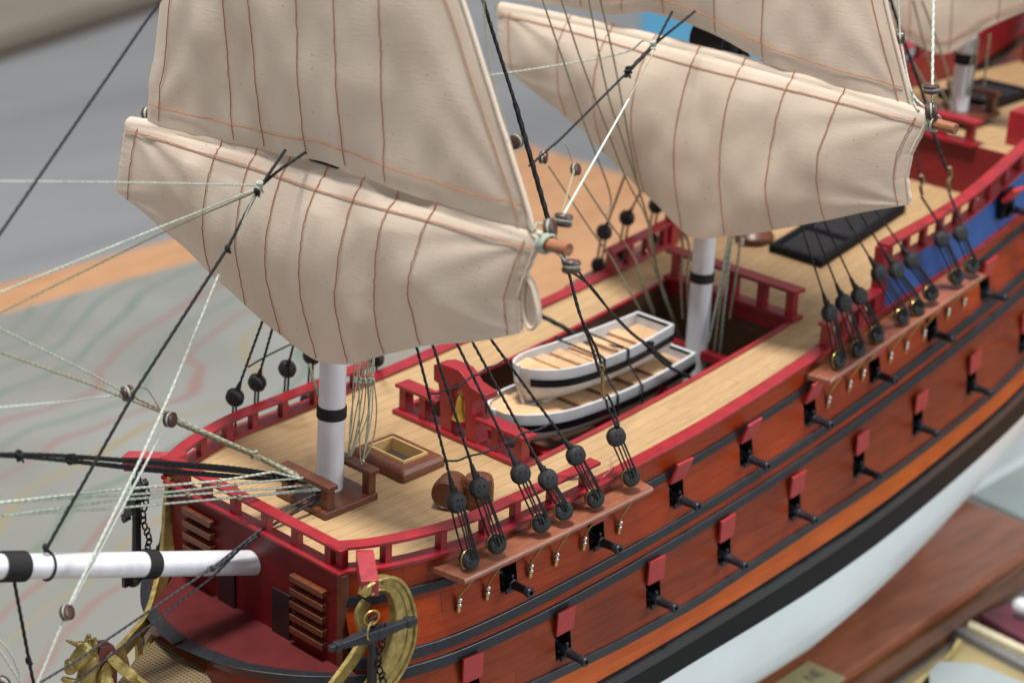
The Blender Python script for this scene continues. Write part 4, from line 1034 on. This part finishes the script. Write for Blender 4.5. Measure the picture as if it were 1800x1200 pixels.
# brace: block to the mainmast
a_ = bx(991, 377, .2); b_ = bx(1105, 175, 9); rope([a_, b_], .045, WHR, sm=False); rope([b_, bx(1150, 90, 14)], .03, OLR, sm=False)
rope([bx(988, 375, .3), bx(1009, 300, 3)], .035, OLR)
# topmast backstay down to the aft deadeye of the channel
pk = FPU[5]; hook = by(1056, 668, -6.9)
bt0, bt1 = by(843, -20, -3.6), by(867, 60, -3.9)
rope([bt0+(bt0-bt1)*4, bt0, bt1, by(905, 180, -4.4)], .085, BLKR, 'backstay'); rope([by(905, 180, -4.4), by(966, 395, -5.4), by(1000, 480, -6.0)], .12, BLKR, 'backstay', .12, sm=False)
rope([by(1000, 480, -6.0), by(1022, 560, -6.4), by(1040, 610, -6.7), hook+(-.1, 0, .3)], .065, BLKR, 'backstay'); rope([by(998, 470, -6.0), by(1018, 550, -6.4), by(1048, 612, -6.7), hook+(.12, 0, .35)], .065, BLKR, 'backstay')
mb = MB(); mb.tube(smooth_path([hook+(0, 0, .5), hook+(.1, 0, .1), hook+(.15, 0, -.5), hook+(.3, 0, -.9)], 6), .075, 8); mb.torus(hook+(0, 0, .55), (1, 0, .3), .14, .04, 16, 6); mb.build('hook', plain('old_brass', (.30, .22, .09), .4, metal=.7), SHIP, smooth=True)
h2 = hook+(.3, -.1, -.9)
rope([h2, by(1068, 715, -7.1), pk+(-.05, 0, .5)], .06, BLKR, 'backstay'); rope([h2+(.05, 0, .2), by(1077, 712, -7.1), pk+(.1, 0, .5)], .06, BLKR, 'backstay')
knot(pk+(0, 0, .5), .15, BLKR)
# long tackle to the waist
rope([by(1012, 470, -6), by(1030, 495, -5.5), by(1050, 520, -4.9), by(1078, 553, -4.2)], .06, BLKR, 'tackle'); rope([by(1005, 478, -6), by(1040, 505, -5.3), by(1078, 556, -4.2)], .06, BLKR, 'tackle')
rope([by(1075, 550, -4.2), by(1110, 585, -3.6), by(1140, 608, -3.1), by(1180, 640, -2.6)], .085, BLKR, 'tackle'); rope([by(1130, 600, -3.2), by(1170, 640, -2.7), by(1215, 664, -2.3)], .10, BLKR, 'tackle'); knot(by(1143, 608, -3.1), .22, BLKR)
# mainstay
rope(Y0((1182, 20), (1152, 77), y=-.3), .07, BLKR, 'stay'); rope(Y0((1222, 20), (1152, 77), y=-.3), .07, BLKR, 'stay')
rope(Y0((1152, 77), (1105, 125), y=-.3), .11, BLKR, 'stay'); rope(Y0((1105, 125), (985, 245), (930, 292), y=-.3), .065, BLKR, 'stay', sm=False); knot(by(1104, 126, -.3), .2, BLKR); knot(by(1148, 79, -.35), .16, GRR)
rope([by(1146, 78, -.3), by(1130, 72, .5), by(1100, 92, 2), by(1000, 112, 4), by(860, 133, 6)], .045, GRR)
rope([by(985, 245, .2), by(997, 258, .2), by(1006, 285, .4)], .035, GRR); rope([by(980, 250, .2), by(965, 268, .3)], .05, OLR)
# running rigging in front of the main course, belayed near the mainmast
for L in (((950, -10), (990, 107), (1033, 233), (1073, 343), (1064, 381)), ((984, -10), (1020, 103), (1067, 227), (1100, 313), (1136, 383), (1147, 443), (1164, 502)),
          ((1034, -5), (1067, 160), (1097, 253), (1140, 390), (1160, 500), (1178, 550)), ((1054, -5), (1080, 110), (1120, 320), (1139, 386), (1157, 487), (1178, 548)),
          ((963, 290), (1008, 358), (1040, 406), (1075, 454), (1093, 487), (1127, 548)), ((1020, 313), (1064, 381), (1113, 450), (1128, 490), (1150, 548)),
          ((1140, 420), (1164, 502), (1177, 548), (1206, 618)), ((1120, 471), (1145, 545), (1172, 590)), ((1160, 500), (1185, 560), (1210, 625)), ((1136, 440), (1170, 520), (1196, 610))):
    rope(Y0(*L, y=2.2), .05, OLR)
for L in (((1192, 390), (1200, 430), (1197, 500), (1200, 560)), ((1205, 410), (1212, 440), (1208, 480), (1210, 570))): rope(Y0(*L, y=1.2), .07, OLR)
for k, L in enumerate((((1290, 405), (1270, 500), (1252, 640)), ((1284, 405), (1262, 520), (1245, 600)), ((1302, 410), (1296, 470), (1282, 560)), ((1288, 405), (1275, 520), (1262, 650)))): rope([by(u, v, -.8) for u, v in L], .07, GRR if k % 2 else OLR)
knot(by(1303, 424, -.8), .15, GRR)
rope([bx(1641, -10, 24), bx(1639, 150, 22.6)], .07, WHR); rope([bx(1638, 165, 22.5), bx(1638, 185, 22.4)], .05, WHR)
rope([bx(1582, 60, 22.7), bx(1578, -10, 22.6)], .05, WHR); rope([bx(1584, 75, 22.7), bx(1602, 160, 22.5), bx(1628, 190, 22.4)], .05, WHR); rope([bx(1603, 160, 22.4), bx(1606, 180, 22.4), bx(1615, 195, 22.2)], .06, GRR)
bt0, bt1 = by(1562, -10, -4), by(1588, 70, -4.5)
rope([bt0+(bt0-bt1)*5, bt0, bt1, by(1622, 165, -5.2), by(1640, 230, -5.8), by(1664, 300, -6.4)], .10, BLKR, 'backstay')
OB = plain('old_brass_dark', (.20, .15, .07), .5, metal=.5)
hk = by(1668, 318, -6.5); MB().tube(smooth_path([hk+(-.1, 0, .7), hk+(.1, 0, .3), hk+(-.05, 0, -.1), hk+(.2, 0, -.6)], 5), .10, 8).build('hook', OB, SHIP, smooth=True); hk2 = by(1620, 325, -6.6); MB().tube(smooth_path([hk2+(-.15, 0, .5), hk2+(.1, 0, .2), hk2+(-.05, 0, -.1), hk2+(.15, 0, -.5)], 5), .09, 8).build('hook', OB, SHIP, smooth=True)
rope([hk2, by(1605, 240, -6)], .06, BLKR, 'backstay')
rope([hk+(.2, 0, -.7), MPU[7]+(0, 0, .5)], .08, BLKR, 'backstay'); rope([hk2+(.1, 0, -.6), MPU[6]+(0, 0, .5)], .07, BLKR, 'backstay')
for L in (((1605, 0), (1640, 130), (1680, 200)), ((1620, 0), (1660, 110), (1682, 200)), ((1604, 110), (1650, 185), (1672, 212)), ((1715, 70), (1705, 120), (1698, 165)), ((1740, 60), (1733, 120), (1727, 175)), ((1720, 65), (1712, 130), (1702, 170))):
    rope([by(u, v, -.5) for u, v in L], .07, OLR)
# boats' lashings are built with the boats

# gammoning and anchor of the bow ---------------------------------------------------------------------------
def anchor(base, label, top, sh, sk0, sk1, far=False):
    T = thing('anchor', label, 'anchor', base)
    mb = MB()
    mb.tube([top, sh], [.16, .22], 8); mb.torus(np.array(top)+(0, 0, .12), (0, 1, .3), .2, .05, 16, 6)
    bt = np.array(sh)
    w = np.array((.0, 1.2, .0)) if not far else np.array((.9, .6, 0))
    arc = [bt+w*math.sin(a)*1.0+np.array((0, 0, .9-.9*math.cos(a))) for a in np.linspace(-1.25, 1.25, 13)]
    mb.tube(arc, [.07+.13*(1-abs(i-6)/6) for i in range(13)], 8)
    for e, k in ((arc[0], 1), (arc[-1], -1)): mb.box(e, (.22, .1, .3))
    mb.build('shank', IRON, T, smooth=False)
    a = np.array(sk0, float); b = np.array(sk1, float); t = b-a; L = np.linalg.norm(t); t /= L
    s_ = np.cross(t, (0, 0, 1)); s_ /= np.linalg.norm(s_); u = np.cross(s_, t); mb = MB()
    n = 8; V = []
    for f_, w_ in ((0, .13), (.06, .13), (.07, .20), (.12, .20), (.13, .15), (.40, .24), (.41, .28), (.46, .28), (.47, .25), (.53, .25), (.54, .28), (.59, .28), (.6, .24), (.87, .16), (.88, .22), (.93, .22), (.94, .17), (1, .16)):
        c = a+t*L*f_; V.append([c+(s_*math.cos(q)+u*math.sin(q))*w_*1.15 for q in [math.pi/4+k*math.pi/2 for k in range(5)]])
    mb.grid(V); mb.q(V[0][:4], [(0, 1, 2, 3)]); mb.q(V[-1][:4], [(3, 2, 1, 0)]); mb.build('stock', IRON, T, bevel=.04)
    mb = MB(); p = np.array(top)+(.25, -.2, -.1)
    for i in range(16):
        q = p+np.array((.10*math.sin(i*.8), -.06*math.cos(i*.7), -.26*i)); mb.torus(q, (1, .2*(i % 2), 0) if i % 2 else (0, 1, .2), .13, .04, 12, 6, 1.4)
    mb.build('chain', BLKR, T, smooth=True)
    return T
tp = by(655, 1100, -8.0)
anchor(tp, 'black iron anchor with long stock hanging at the near bow below the red cathead', tp+(0, 0, .1), tp+(.1, .1, -6.0), by(578, 1140, -7.8), by(731, 1088, -8.5))
tf = by(236, 868, 6.6)
anchor(tf, 'black iron anchor hanging beyond the white bowsprit from the far red cathead', by(240, 850, 6.6), by(240, 1020, 6.6), by(218, 915, 7.4), by(255, 845, 5.8), far=True)
rope([by(242, 818, 7.1), by(238, 850, 6.6)], .05, OLR)

# barrels on the forecastle ------------------------------------------------------------------------------------
def barrel(c, ax, h, r, label):
    c = np.array(c, float); a = np.array(ax, float); a /= np.linalg.norm(a)
    T = thing('barrel', label, 'barrel', c-(0, 0, r if abs(a[2]) < .5 else h/2), 'small wooden barrels on the fore deck')
    mb = MB(); mb.lathe(c-a*h/2, c+a*h/2, [(0, 0), (0, r*.80), (.0, r*.86), (.2, r*.96), (.5, r), (.8, r*.96), (1, r*.86), (1, r*.8), (.985, r*.78), (.985, 0)], 28, caps=False); mb.build('staves', BROWN, T, smooth=True)
    for f_ in (.1, .27, .73, .9):
        k = .86+.14*math.sin(math.pi*f_)
        m2 = MB(); m2.lathe(c-a*h/2+a*h*(f_-.03), c-a*h/2+a*h*(f_+.03), [(0, r*k+.015), (1, r*k+.015)], 28); m2.build('hoop', DARKW, T, smooth=True)
barrel((3.0, -4.0, .68), (-1, -.45, 0), 1.25, .66, 'brown wooden barrel lying on its side behind the near red rail')
barrel((3.75, -4.85, .68), (0, 0, 1), 1.3, .62, 'brown wooden barrel standing upright beside the barrel that lies on its side')

# ship's boats ----------------------------------------------------------------------------------------------------
def boat(x0, x1, yc, zt, hw, dep, label, thw, stem=True, sheer=.35):
    T = thing('rowing_boat', label, 'rowing boat', ((x0+x1)/2, yc, zt-dep), 'white rowing boats stowed in the waist')
    n = 28; L = x1-x0
    def half(u): return hw*min(1, (1-(1-min(1, u/.36))**2.6)**.60)*(1-.22*max(0, (u-.5)/.5)**1.5)
    def zt_(u): return zt+sheer*(2*abs(u-.55))**2
    def sec(u, side, inn=0., m=8):
        w = max(.02, half(u)-inn); d = dep-inn*1.2; out = []
        rake = -.45*(1-u)**8
        for j in range(m+1):
            q = j/m; out.append((x0+L*u+rake*(0)+.5*(q)**2*max(0, 1-u*5), yc+side*w*(1-q**3.4)**.75 if q < 1 else yc, zt_(u)-d*q*(1 if u > .02 else .9)))
        return out
    US = [0, .01, .025, .05, .08]+list(np.linspace(.12, 1, n))
    mb = MB()
    for sd in (-1, 1):
        mb.grid([sec(u, sd) for u in US]); mb.grid([sec(u, sd, .14) for u in US[2:]])
        mb.grid([[sec(u, sd)[0], sec(u, sd, .14)[0]] for u in US[2:]])
    a = sec(1, -1); b = sec(1, 1); mb.q(a+b[::-1][1:], [tuple(range(len(a)+len(b)-1))])
    a2 = [(x-.2, y, z) for x, y, z in sec(1, -1, .14)]; b2 = [(x-.2, y, z) for x, y, z in sec(1, 1, .14)]; mb.q(a2+b2[::-1][1:], [tuple(range(len(a2)+len(b2)-1))])
    mb.box((x1-.1, yc, zt_(1)-.08), (.10, half(1), .08))
    mb.build('boat_hull', WHB, T, smooth=True)
    mb = MB()   # black rubbing strake
    for sd in (-1, 1):
        V = []
        for u in US[2:]:
            s_ = sec(u, sd, 0, 20); p, q = np.array(s_[5]), np.array(s_[9]); V.append([p+(0, sd*.03, 0), p+(0, sd*.07, 0), q+(0, sd*.07, 0), q+(0, sd*.03, 0)])
        mb.grid(V)
    mb.build('strake', BLK, T, smooth=True)
    mb = MB(); G = []
    for u in np.linspace(.1, .985, 20):
        w = half(u)-.2; G.append([(x0+L*u, yc-w*k, zt_(u)-.52) for k in (-1, -.5, 0, .5, 1)])
    mb.grid(G); mb.build('bottom_boards', PLANKW, T)
    for u in thw:
        w = half(u)-.12; MB().box((x0+L*u, yc, zt_(u)-.42), (.36, w, .05)).build('thwart', PLANKW, T, bevel=.015)
    MB().prism([(x0+L*u, yc+s_*(half(u)-.16), zt_(u)-.26) for u, s_ in [(.05, -1), (.1, -1), (.2, -1), (.2, 1), (.1, 1), (.05, 1)]], (0, 0, .05)).build('bow_sheet', PLANKW, T)
    MB().box((x0+.02, yc, zt_(0)-.30), (.10, .11, .42)).build('stem', WHB, T, bevel=.03)
    m2 = MB(); m2.prism([(x0+.0, yc-.06, zt_(0)-.5), (x0+.5, yc-.06, zt-dep-.05), (x1, yc-.06, zt-dep-.05), (x1, yc-.06, zt-dep+.15), (x0+.6, yc-.06, zt-dep+.15)], (0, .12, 0)); m2.build('keel', WHB, T)
    return T, half, zt_
b1_, h1, zt1 = boat(11.4, 20.95, .35, 1.98, 1.45, 1.85, 'smaller white rowing boat with black strake stacked on top of the larger one', (.30, .42, .55, .68, .82), sheer=.28)
b2_, h2_, zt2 = boat(9.6, 21.9, .0, .50, 1.9, 1.9, 'larger white rowing boat in the waist underneath the smaller one', (.25, .4, .55, .7, .82), sheer=.28)
def lash(x):
    w = h1((x-11.4)/9.55)+.06; z = zt1((x-11.4)/9.55)+.05; yc = .35
    rope([(x+.2, yc+w, z-1), (x+.1, yc+w, z), (x, yc, z+.02), (x-.05, yc-w, z), (x, yc-w-.02, z-.7), (x+.1, -1.95, .45), (x+.2, -1.95, -1.0)], .06, BLKR, 'boat_lashing', sm=False)
lash(15.6); lash(17.3)
rope([by(945, 552, 3.85), by(985, 572, 3.0), by(1015, 590, 2.4)], .13, BLKR, 'boat_lashing'); rope([by(1015, 590, 2.4), by(1045, 615, .5), by(1063, 630, -.6)], .05, BLKR, 'boat_lashing')
rope([by(975, 592, 2.4), by(1010, 594, 2.2), by(1060, 603, 1), by(1095, 612, -.8)], .05, BLKR, 'boat_lashing')

# ------------------------------------------------------------------ stand, plate, table and surroundings
eA, eB = bz(1467, 1197, -18), bz(1800, 971, -18); angS = math.atan2(eB[1]-eA[1], eB[0]-eA[0]); c4, s4 = math.cos(angS), math.sin(angS)
ST = thing('display_stand', 'glossy reddish-brown mahogany display board under the ship', 'display stand', (28, 0, -19.9))
ex = np.array((c4, s4, 0)); ey = np.array((-s4, c4, 0))
e0 = eA
cen = e0+ex*(24-45)+ey*6.3
mb = MB(); mb.box(cen+(0, 0, -.35), (45, 6.3, .35), (ex, ey, (0, 0, 1))); mb.build('board', STAND, ST, bevel=.15)
mb = MB(); V = []
for t in np.linspace(-21-45+24, 24, 30):
    p = e0+ex*t
    V.append([p+ey*-o_+np.array((0, 0, z)) for o_, z in ((-.2, -.7), (.0, -.72), (.02, -1.0), (.25, -1.25), (.6, -1.35), (.65, -1.5), (.7, -1.9), (-.5, -1.9))])
mb.grid(V); mb.build('moulding', STANDE, ST, smooth=True)
mb = MB(); mb.box(cen+(0, .2, -1.3), (44.9, 6.2, .58), (ex, ey, (0, 0, 1))); mb.build('plinth', STANDE, ST)
for x in (6., 26., 46.): MB().box((x, 0, -17.6), (.5, 1.0, .5)).build('cradle', STANDE, ST)
# name plate
pc = bz(1421, 1163, -17.97)
PLW, PLD = 7.0, 2.2
PT = thing('name_plate', 'pale brass name plate lettered in capitals on the display board', 'name plate', pc)
MB().box(pc-ex*PLW/2-ey*PLD/2*0-ey*1.15+(0, 0, .05), (PLW/2, 1.15, .05), (ex, ey, (0, 0, 1))).build('plate', plain('plate_brass', (.50, .46, .24), .45, metal=.35, var=.06), PT, bevel=.02)
fc = bpy.data.curves.new('lettering', 'FONT'); fc.body = 'NE'; fc.size = .95; fc.align_x = 'RIGHT'; fc.extrude = .01
fo = bpy.data.objects.new('lettering', fc); COL.objects.link(fo)
dg = bpy.context.evaluated_depsgraph_get(); me = bpy.data.meshes.new_from_object(fo.evaluated_get(dg)); bpy.data.objects.remove(fo)
lt = bpy.data.objects.new('lettering', me); COL.objects.link(lt); me.materials.clear(); me.materials.append(plain('engraving', (.16, .15, .12), .6, bs=0))
lt.parent = PT; lt.matrix_parent_inverse = WI(PT); pos_ = pc-ex*.45-ey*1.35+np.array((0, 0, .115)); lt.location = pos_; lt.rotation_euler = (0, 0, angS)

# table with painted map sheet
TZ = -20.
def chart_mat():
    m, nt, b = nodes('chart_sheet'); tc = N(nt, 'ShaderNodeTexCoord'); sp = N(nt, 'ShaderNodeSeparateXYZ'); nt.links.new(tc.outputs['Object'], sp.inputs[0])
    cur = ramp(nt, [(.35, (.21, .215, .195)), (.65, (.27, .275, .26))], noi(nt, tex(nt, (.05, .05, .05)), 1.2, 4))
    def mth(op, a, b_, c=None):
        n = N(nt, 'ShaderNodeMath', operation=op)
        for i, q in enumerate((a, b_, c)):
            if q is None: continue
            if isinstance(q, (int, float)): n.inputs[i].default_value = q
            else: nt.links.new(q, n.inputs[i])
        return n.outputs[0]
    n1 = noi(nt, tex(nt, (.045, .06, .05)), 1., 2, .3, .4)
    u = mth('ADD', mth('MULTIPLY', sp.outputs[0], -.15), mth('MULTIPLY', sp.outputs[1], .33)); u = mth('ADD', u, mth('MULTIPLY', n1, 4.6))
    fr = mth('FRACT', u, None); fl = mth('FLOOR', u, None)
    wn = N(nt, 'ShaderNodeTexWhiteNoise', noise_dimensions='1D'); nt.links.new(fl, wn.inputs['W'])
    col = ramp(nt, [(0, (.125, .185, .135)), (.3, (.25, .13, .115)), (.55, (.27, .22, .115)), (.8, (.12, .18, .155))], wn.outputs[0])
    nt.nodes[-1].color_ramp.interpolation = 'CONSTANT'
    d = mth('ABSOLUTE', mth('SUBTRACT', fr, .5), None)
    k = ramp(nt, [(.0, (.85, .85, .85)), (.06, (.7, .7, .7)), (.17, (0, 0, 0))], d)
    k = mth('MULTIPLY', k, noi(nt, tex(nt, (.08, .08, .08)), 1.5, 3)); k = mth('MULTIPLY', k, 1.6)
    mx = N(nt, 'ShaderNodeMix', data_type='RGBA'); nt.links.new(k, mx.inputs[0]); nt.links.new(cur, mx.inputs[6]); nt.links.new(col, mx.inputs[7])
    nt.links.new(mx.outputs[2], b.inputs['Base Color']); b.inputs['Roughness'].default_value = .4; return m
TB = thing('display_table', 'large table with orange-brown wooden border under the model ship', 'table', (30, 20, -95))
mb = MB(); mb.box((24, 20, TZ-2.0), (70.0, 55.5, 1.95)); mb.build('table_top', wood('orange_table_wood', (.38, .185, .085), (.50, .27, .135), scale=(.04, .3, .3), rough=.5, coat=.1, coatr=.3), TB, bevel=.3)
for (x, y) in ((-40, -30), (-40, 70), (88, -30), (88, 70)): MB().box((x, y, -59), (2.5, 2.5, 36)).build('leg', STANDE, TB)
mb = MB(); mb.box((8, 14.5, TZ), (50, 55, .05)); o = mb.build('chart_sheet', chart_mat()); tag(o, 'grey sheet painted with wavy green, red and ochre lines covering the table around the ship', 'chart')
# floor and far things
m, nt, b = nodes('floor'); nt.links.new(ramp(nt, [(.3, (.38, .385, .39)), (.7, (.55, .555, .56))], noi(nt, tex(nt, (.004, .02, .01), (0, 0, .5)), 1.5, 4, .4)), b.inputs['Base Color']); b.inputs['Roughness'].default_value = .5
mb = MB(); mb.q([(-3000, -3000, -95), (3000, -3000, -95), (3000, 3000, -95), (-3000, 3000, -95)], [(0, 1, 2, 3)]); o = mb.build('floor', m); o['kind'] = 'structure'
# tan rug/bench at the top-left
p0, p1, p2 = bz(-60, 118, -94), bz(330, 12, -94), bz(500, -60, -94)
dirv = (p2-p0); dirv[2] = 0; dirv /= np.linalg.norm(dirv); nn = np.array((-dirv[1], dirv[0], 0)); nn = nn if nn@np.array((1, 1, 0)) > 0 else -nn
mb = MB(); mb.box(p0+dirv*80+nn*102+(0, 0, 2), (400, 100, 3), (dirv, nn, (0, 0, 1))); mb.mi = 1; mb.box(p0+dirv*80+nn*.6+(0, 0, -.4), (400, .9, 1.2), (dirv, nn, (0, 0, 1))); pass
o = mb.build('carpet_platform', [plain('tan_carpet', (.44, .39, .30), .9, var=.08, vs=.02, bs=0), plain('carpet_edge', (.13, .09, .065), .8, bs=0)]); tag(o, 'tan carpeted platform with dark brown edge on the floor at the far left', 'platform')
# light blue panel seen between the main sails
q = bz(1215, 60, -35); mb = MB(); mb.prism([bz(u, v, -60) for u, v in [(1128, 5), (1480, 60), (1480, 150), (1128, 75)]], (0, 0, -30)); o = mb.build('blue_cabinet', plain('light_blue', (.12, .48, .78), .6, var=.03, bs=0)); tag(o, 'bright light-blue cabinet seen between the two sails of the main mast', 'cabinet')
# pale neighbouring surface and boxes lower right
def slab(name, uvs, z, h, mat, label, cat):
    P = [bz(u, v, z) for u, v in uvs]; mb = MB(); mb.prism([p-(0, 0, h) for p in P], (0, 0, h)); o = mb.build(name, mat, bevel=.1); tag(o, label, cat); return o
slab('pale_cloth', [(1600, 800), (1900, 650), (1960, 960), (1830, 925), (1690, 860)], TZ+.15, .1, plain('pale_green_cloth', (.46, .53, .50), .7, var=.05, vs=.3), 'pale green-grey cloth on the table beyond the end of the display board', 'cloth')
T = thing('model_tray', 'shallow tan display tray with cream rim beside the near edge of the stand', 'tray', bz(1750, 1170, TZ))
def sl(name, uvs, z, h, mat):
    P = [bz(u, v, z) for u, v in uvs]; mb = MB(); mb.prism([p-(0, 0, h) for p in P], (0, 0, h)); return mb.build(name, mat, T, bevel=.05)
sl('tray_floor', [(1560, 1215), (1700, 1115), (1830, 1175), (1830, 1240), (1560, 1240)], TZ+.5, .4, plain('tan_panel', (.30, .24, .12), .6, var=.2, vs=.3))
sl('tray_rim', [(1705, 1088), (1840, 1152), (1840, 1163), (1700, 1098)], TZ+1.4, 1.2, plain('cream_rim', (.50, .45, .30), .5))
sl('tray_side', [(1680, 1105), (1700, 1098), (1840, 1163), (1840, 1190)], TZ+1.0, .8, plain('grey_side', (.17, .17, .175), .5))
sl('tray_pane', [(1632, 1180), (1650, 1160), (1720, 1165), (1840, 1215), (1840, 1260), (1640, 1260)], TZ+1.2, .3, plain('pale_pane', (.30, .34, .34), .3, var=.1, vs=.2))
sl('tray_edge', [(1570, 1225), (1665, 1152), (1682, 1120), (1692, 1124), (1650, 1165), (1590, 1240)], TZ+1.1, .6, plain('yellow_edge', (.42, .33, .13), .5))
slab('maroon_panel', [(1722, 1078), (1840, 1030), (1840, 1145)], TZ+1.2, 1, plain('maroon', (.10, .02, .035), .5, var=.3, vs=.4), 'dark maroon panel at the right edge beyond the tan tray', 'panel')
p = bz(1795, 1065, TZ+2); o = MB().ball(p, .5, 16, 12).build('white_knob', WHITE, smooth=True); tag(o, 'small shiny white ball on the maroon panel at the right edge', 'knob')

# ------------------------------------------------------------------ light
W = bpy.data.worlds.new('World'); S.world = W; W.use_nodes = True; nt = W.node_tree; bg = nt.nodes['Background']
tc = N(nt, 'ShaderNodeTexCoord'); sp = N(nt, 'ShaderNodeSeparateXYZ'); nt.links.new(tc.outputs['Generated'], sp.inputs[0])
nt.links.new(ramp(nt, [(0, (.16, .14, .13)), (.5, (.40, .41, .43)), (1, (1.0, 1.0, 1.0))], N(nt, 'ShaderNodeMath').outputs[0] if False else sp.outputs[2]), bg.inputs['Color'])
bg.inputs['Strength'].default_value = .84
def area(name, loc, tgt, size, sy, e, col):
    l = bpy.data.lights.new(name, 'AREA'); l.shape = 'RECTANGLE'; l.size = size; l.size_y = sy; l.energy = e; l.color = col
    o = bpy.data.objects.new(name, l); COL.objects.link(o); o.location = loc
    o.rotation_euler = (Vector(tgt)-Vector(loc)).to_track_quat('-Z', 'Y').to_euler(); return o
area('ceiling_lamp', (-22, -8, 185), (15, 0, 0), 36, 30, 590000, (1, .97, .93))
area('window_light', (130, -220, 110), (20, 0, -3), 130, 110, 430000, (.9, .95, 1))
S.view_settings.view_transform = 'Standard'; S.view_settings.look = 'None'; S.view_settings.exposure = 0; S.view_settings.gamma = 1
S.render.engine = 'CYCLES'; S.cycles.use_denoising = True
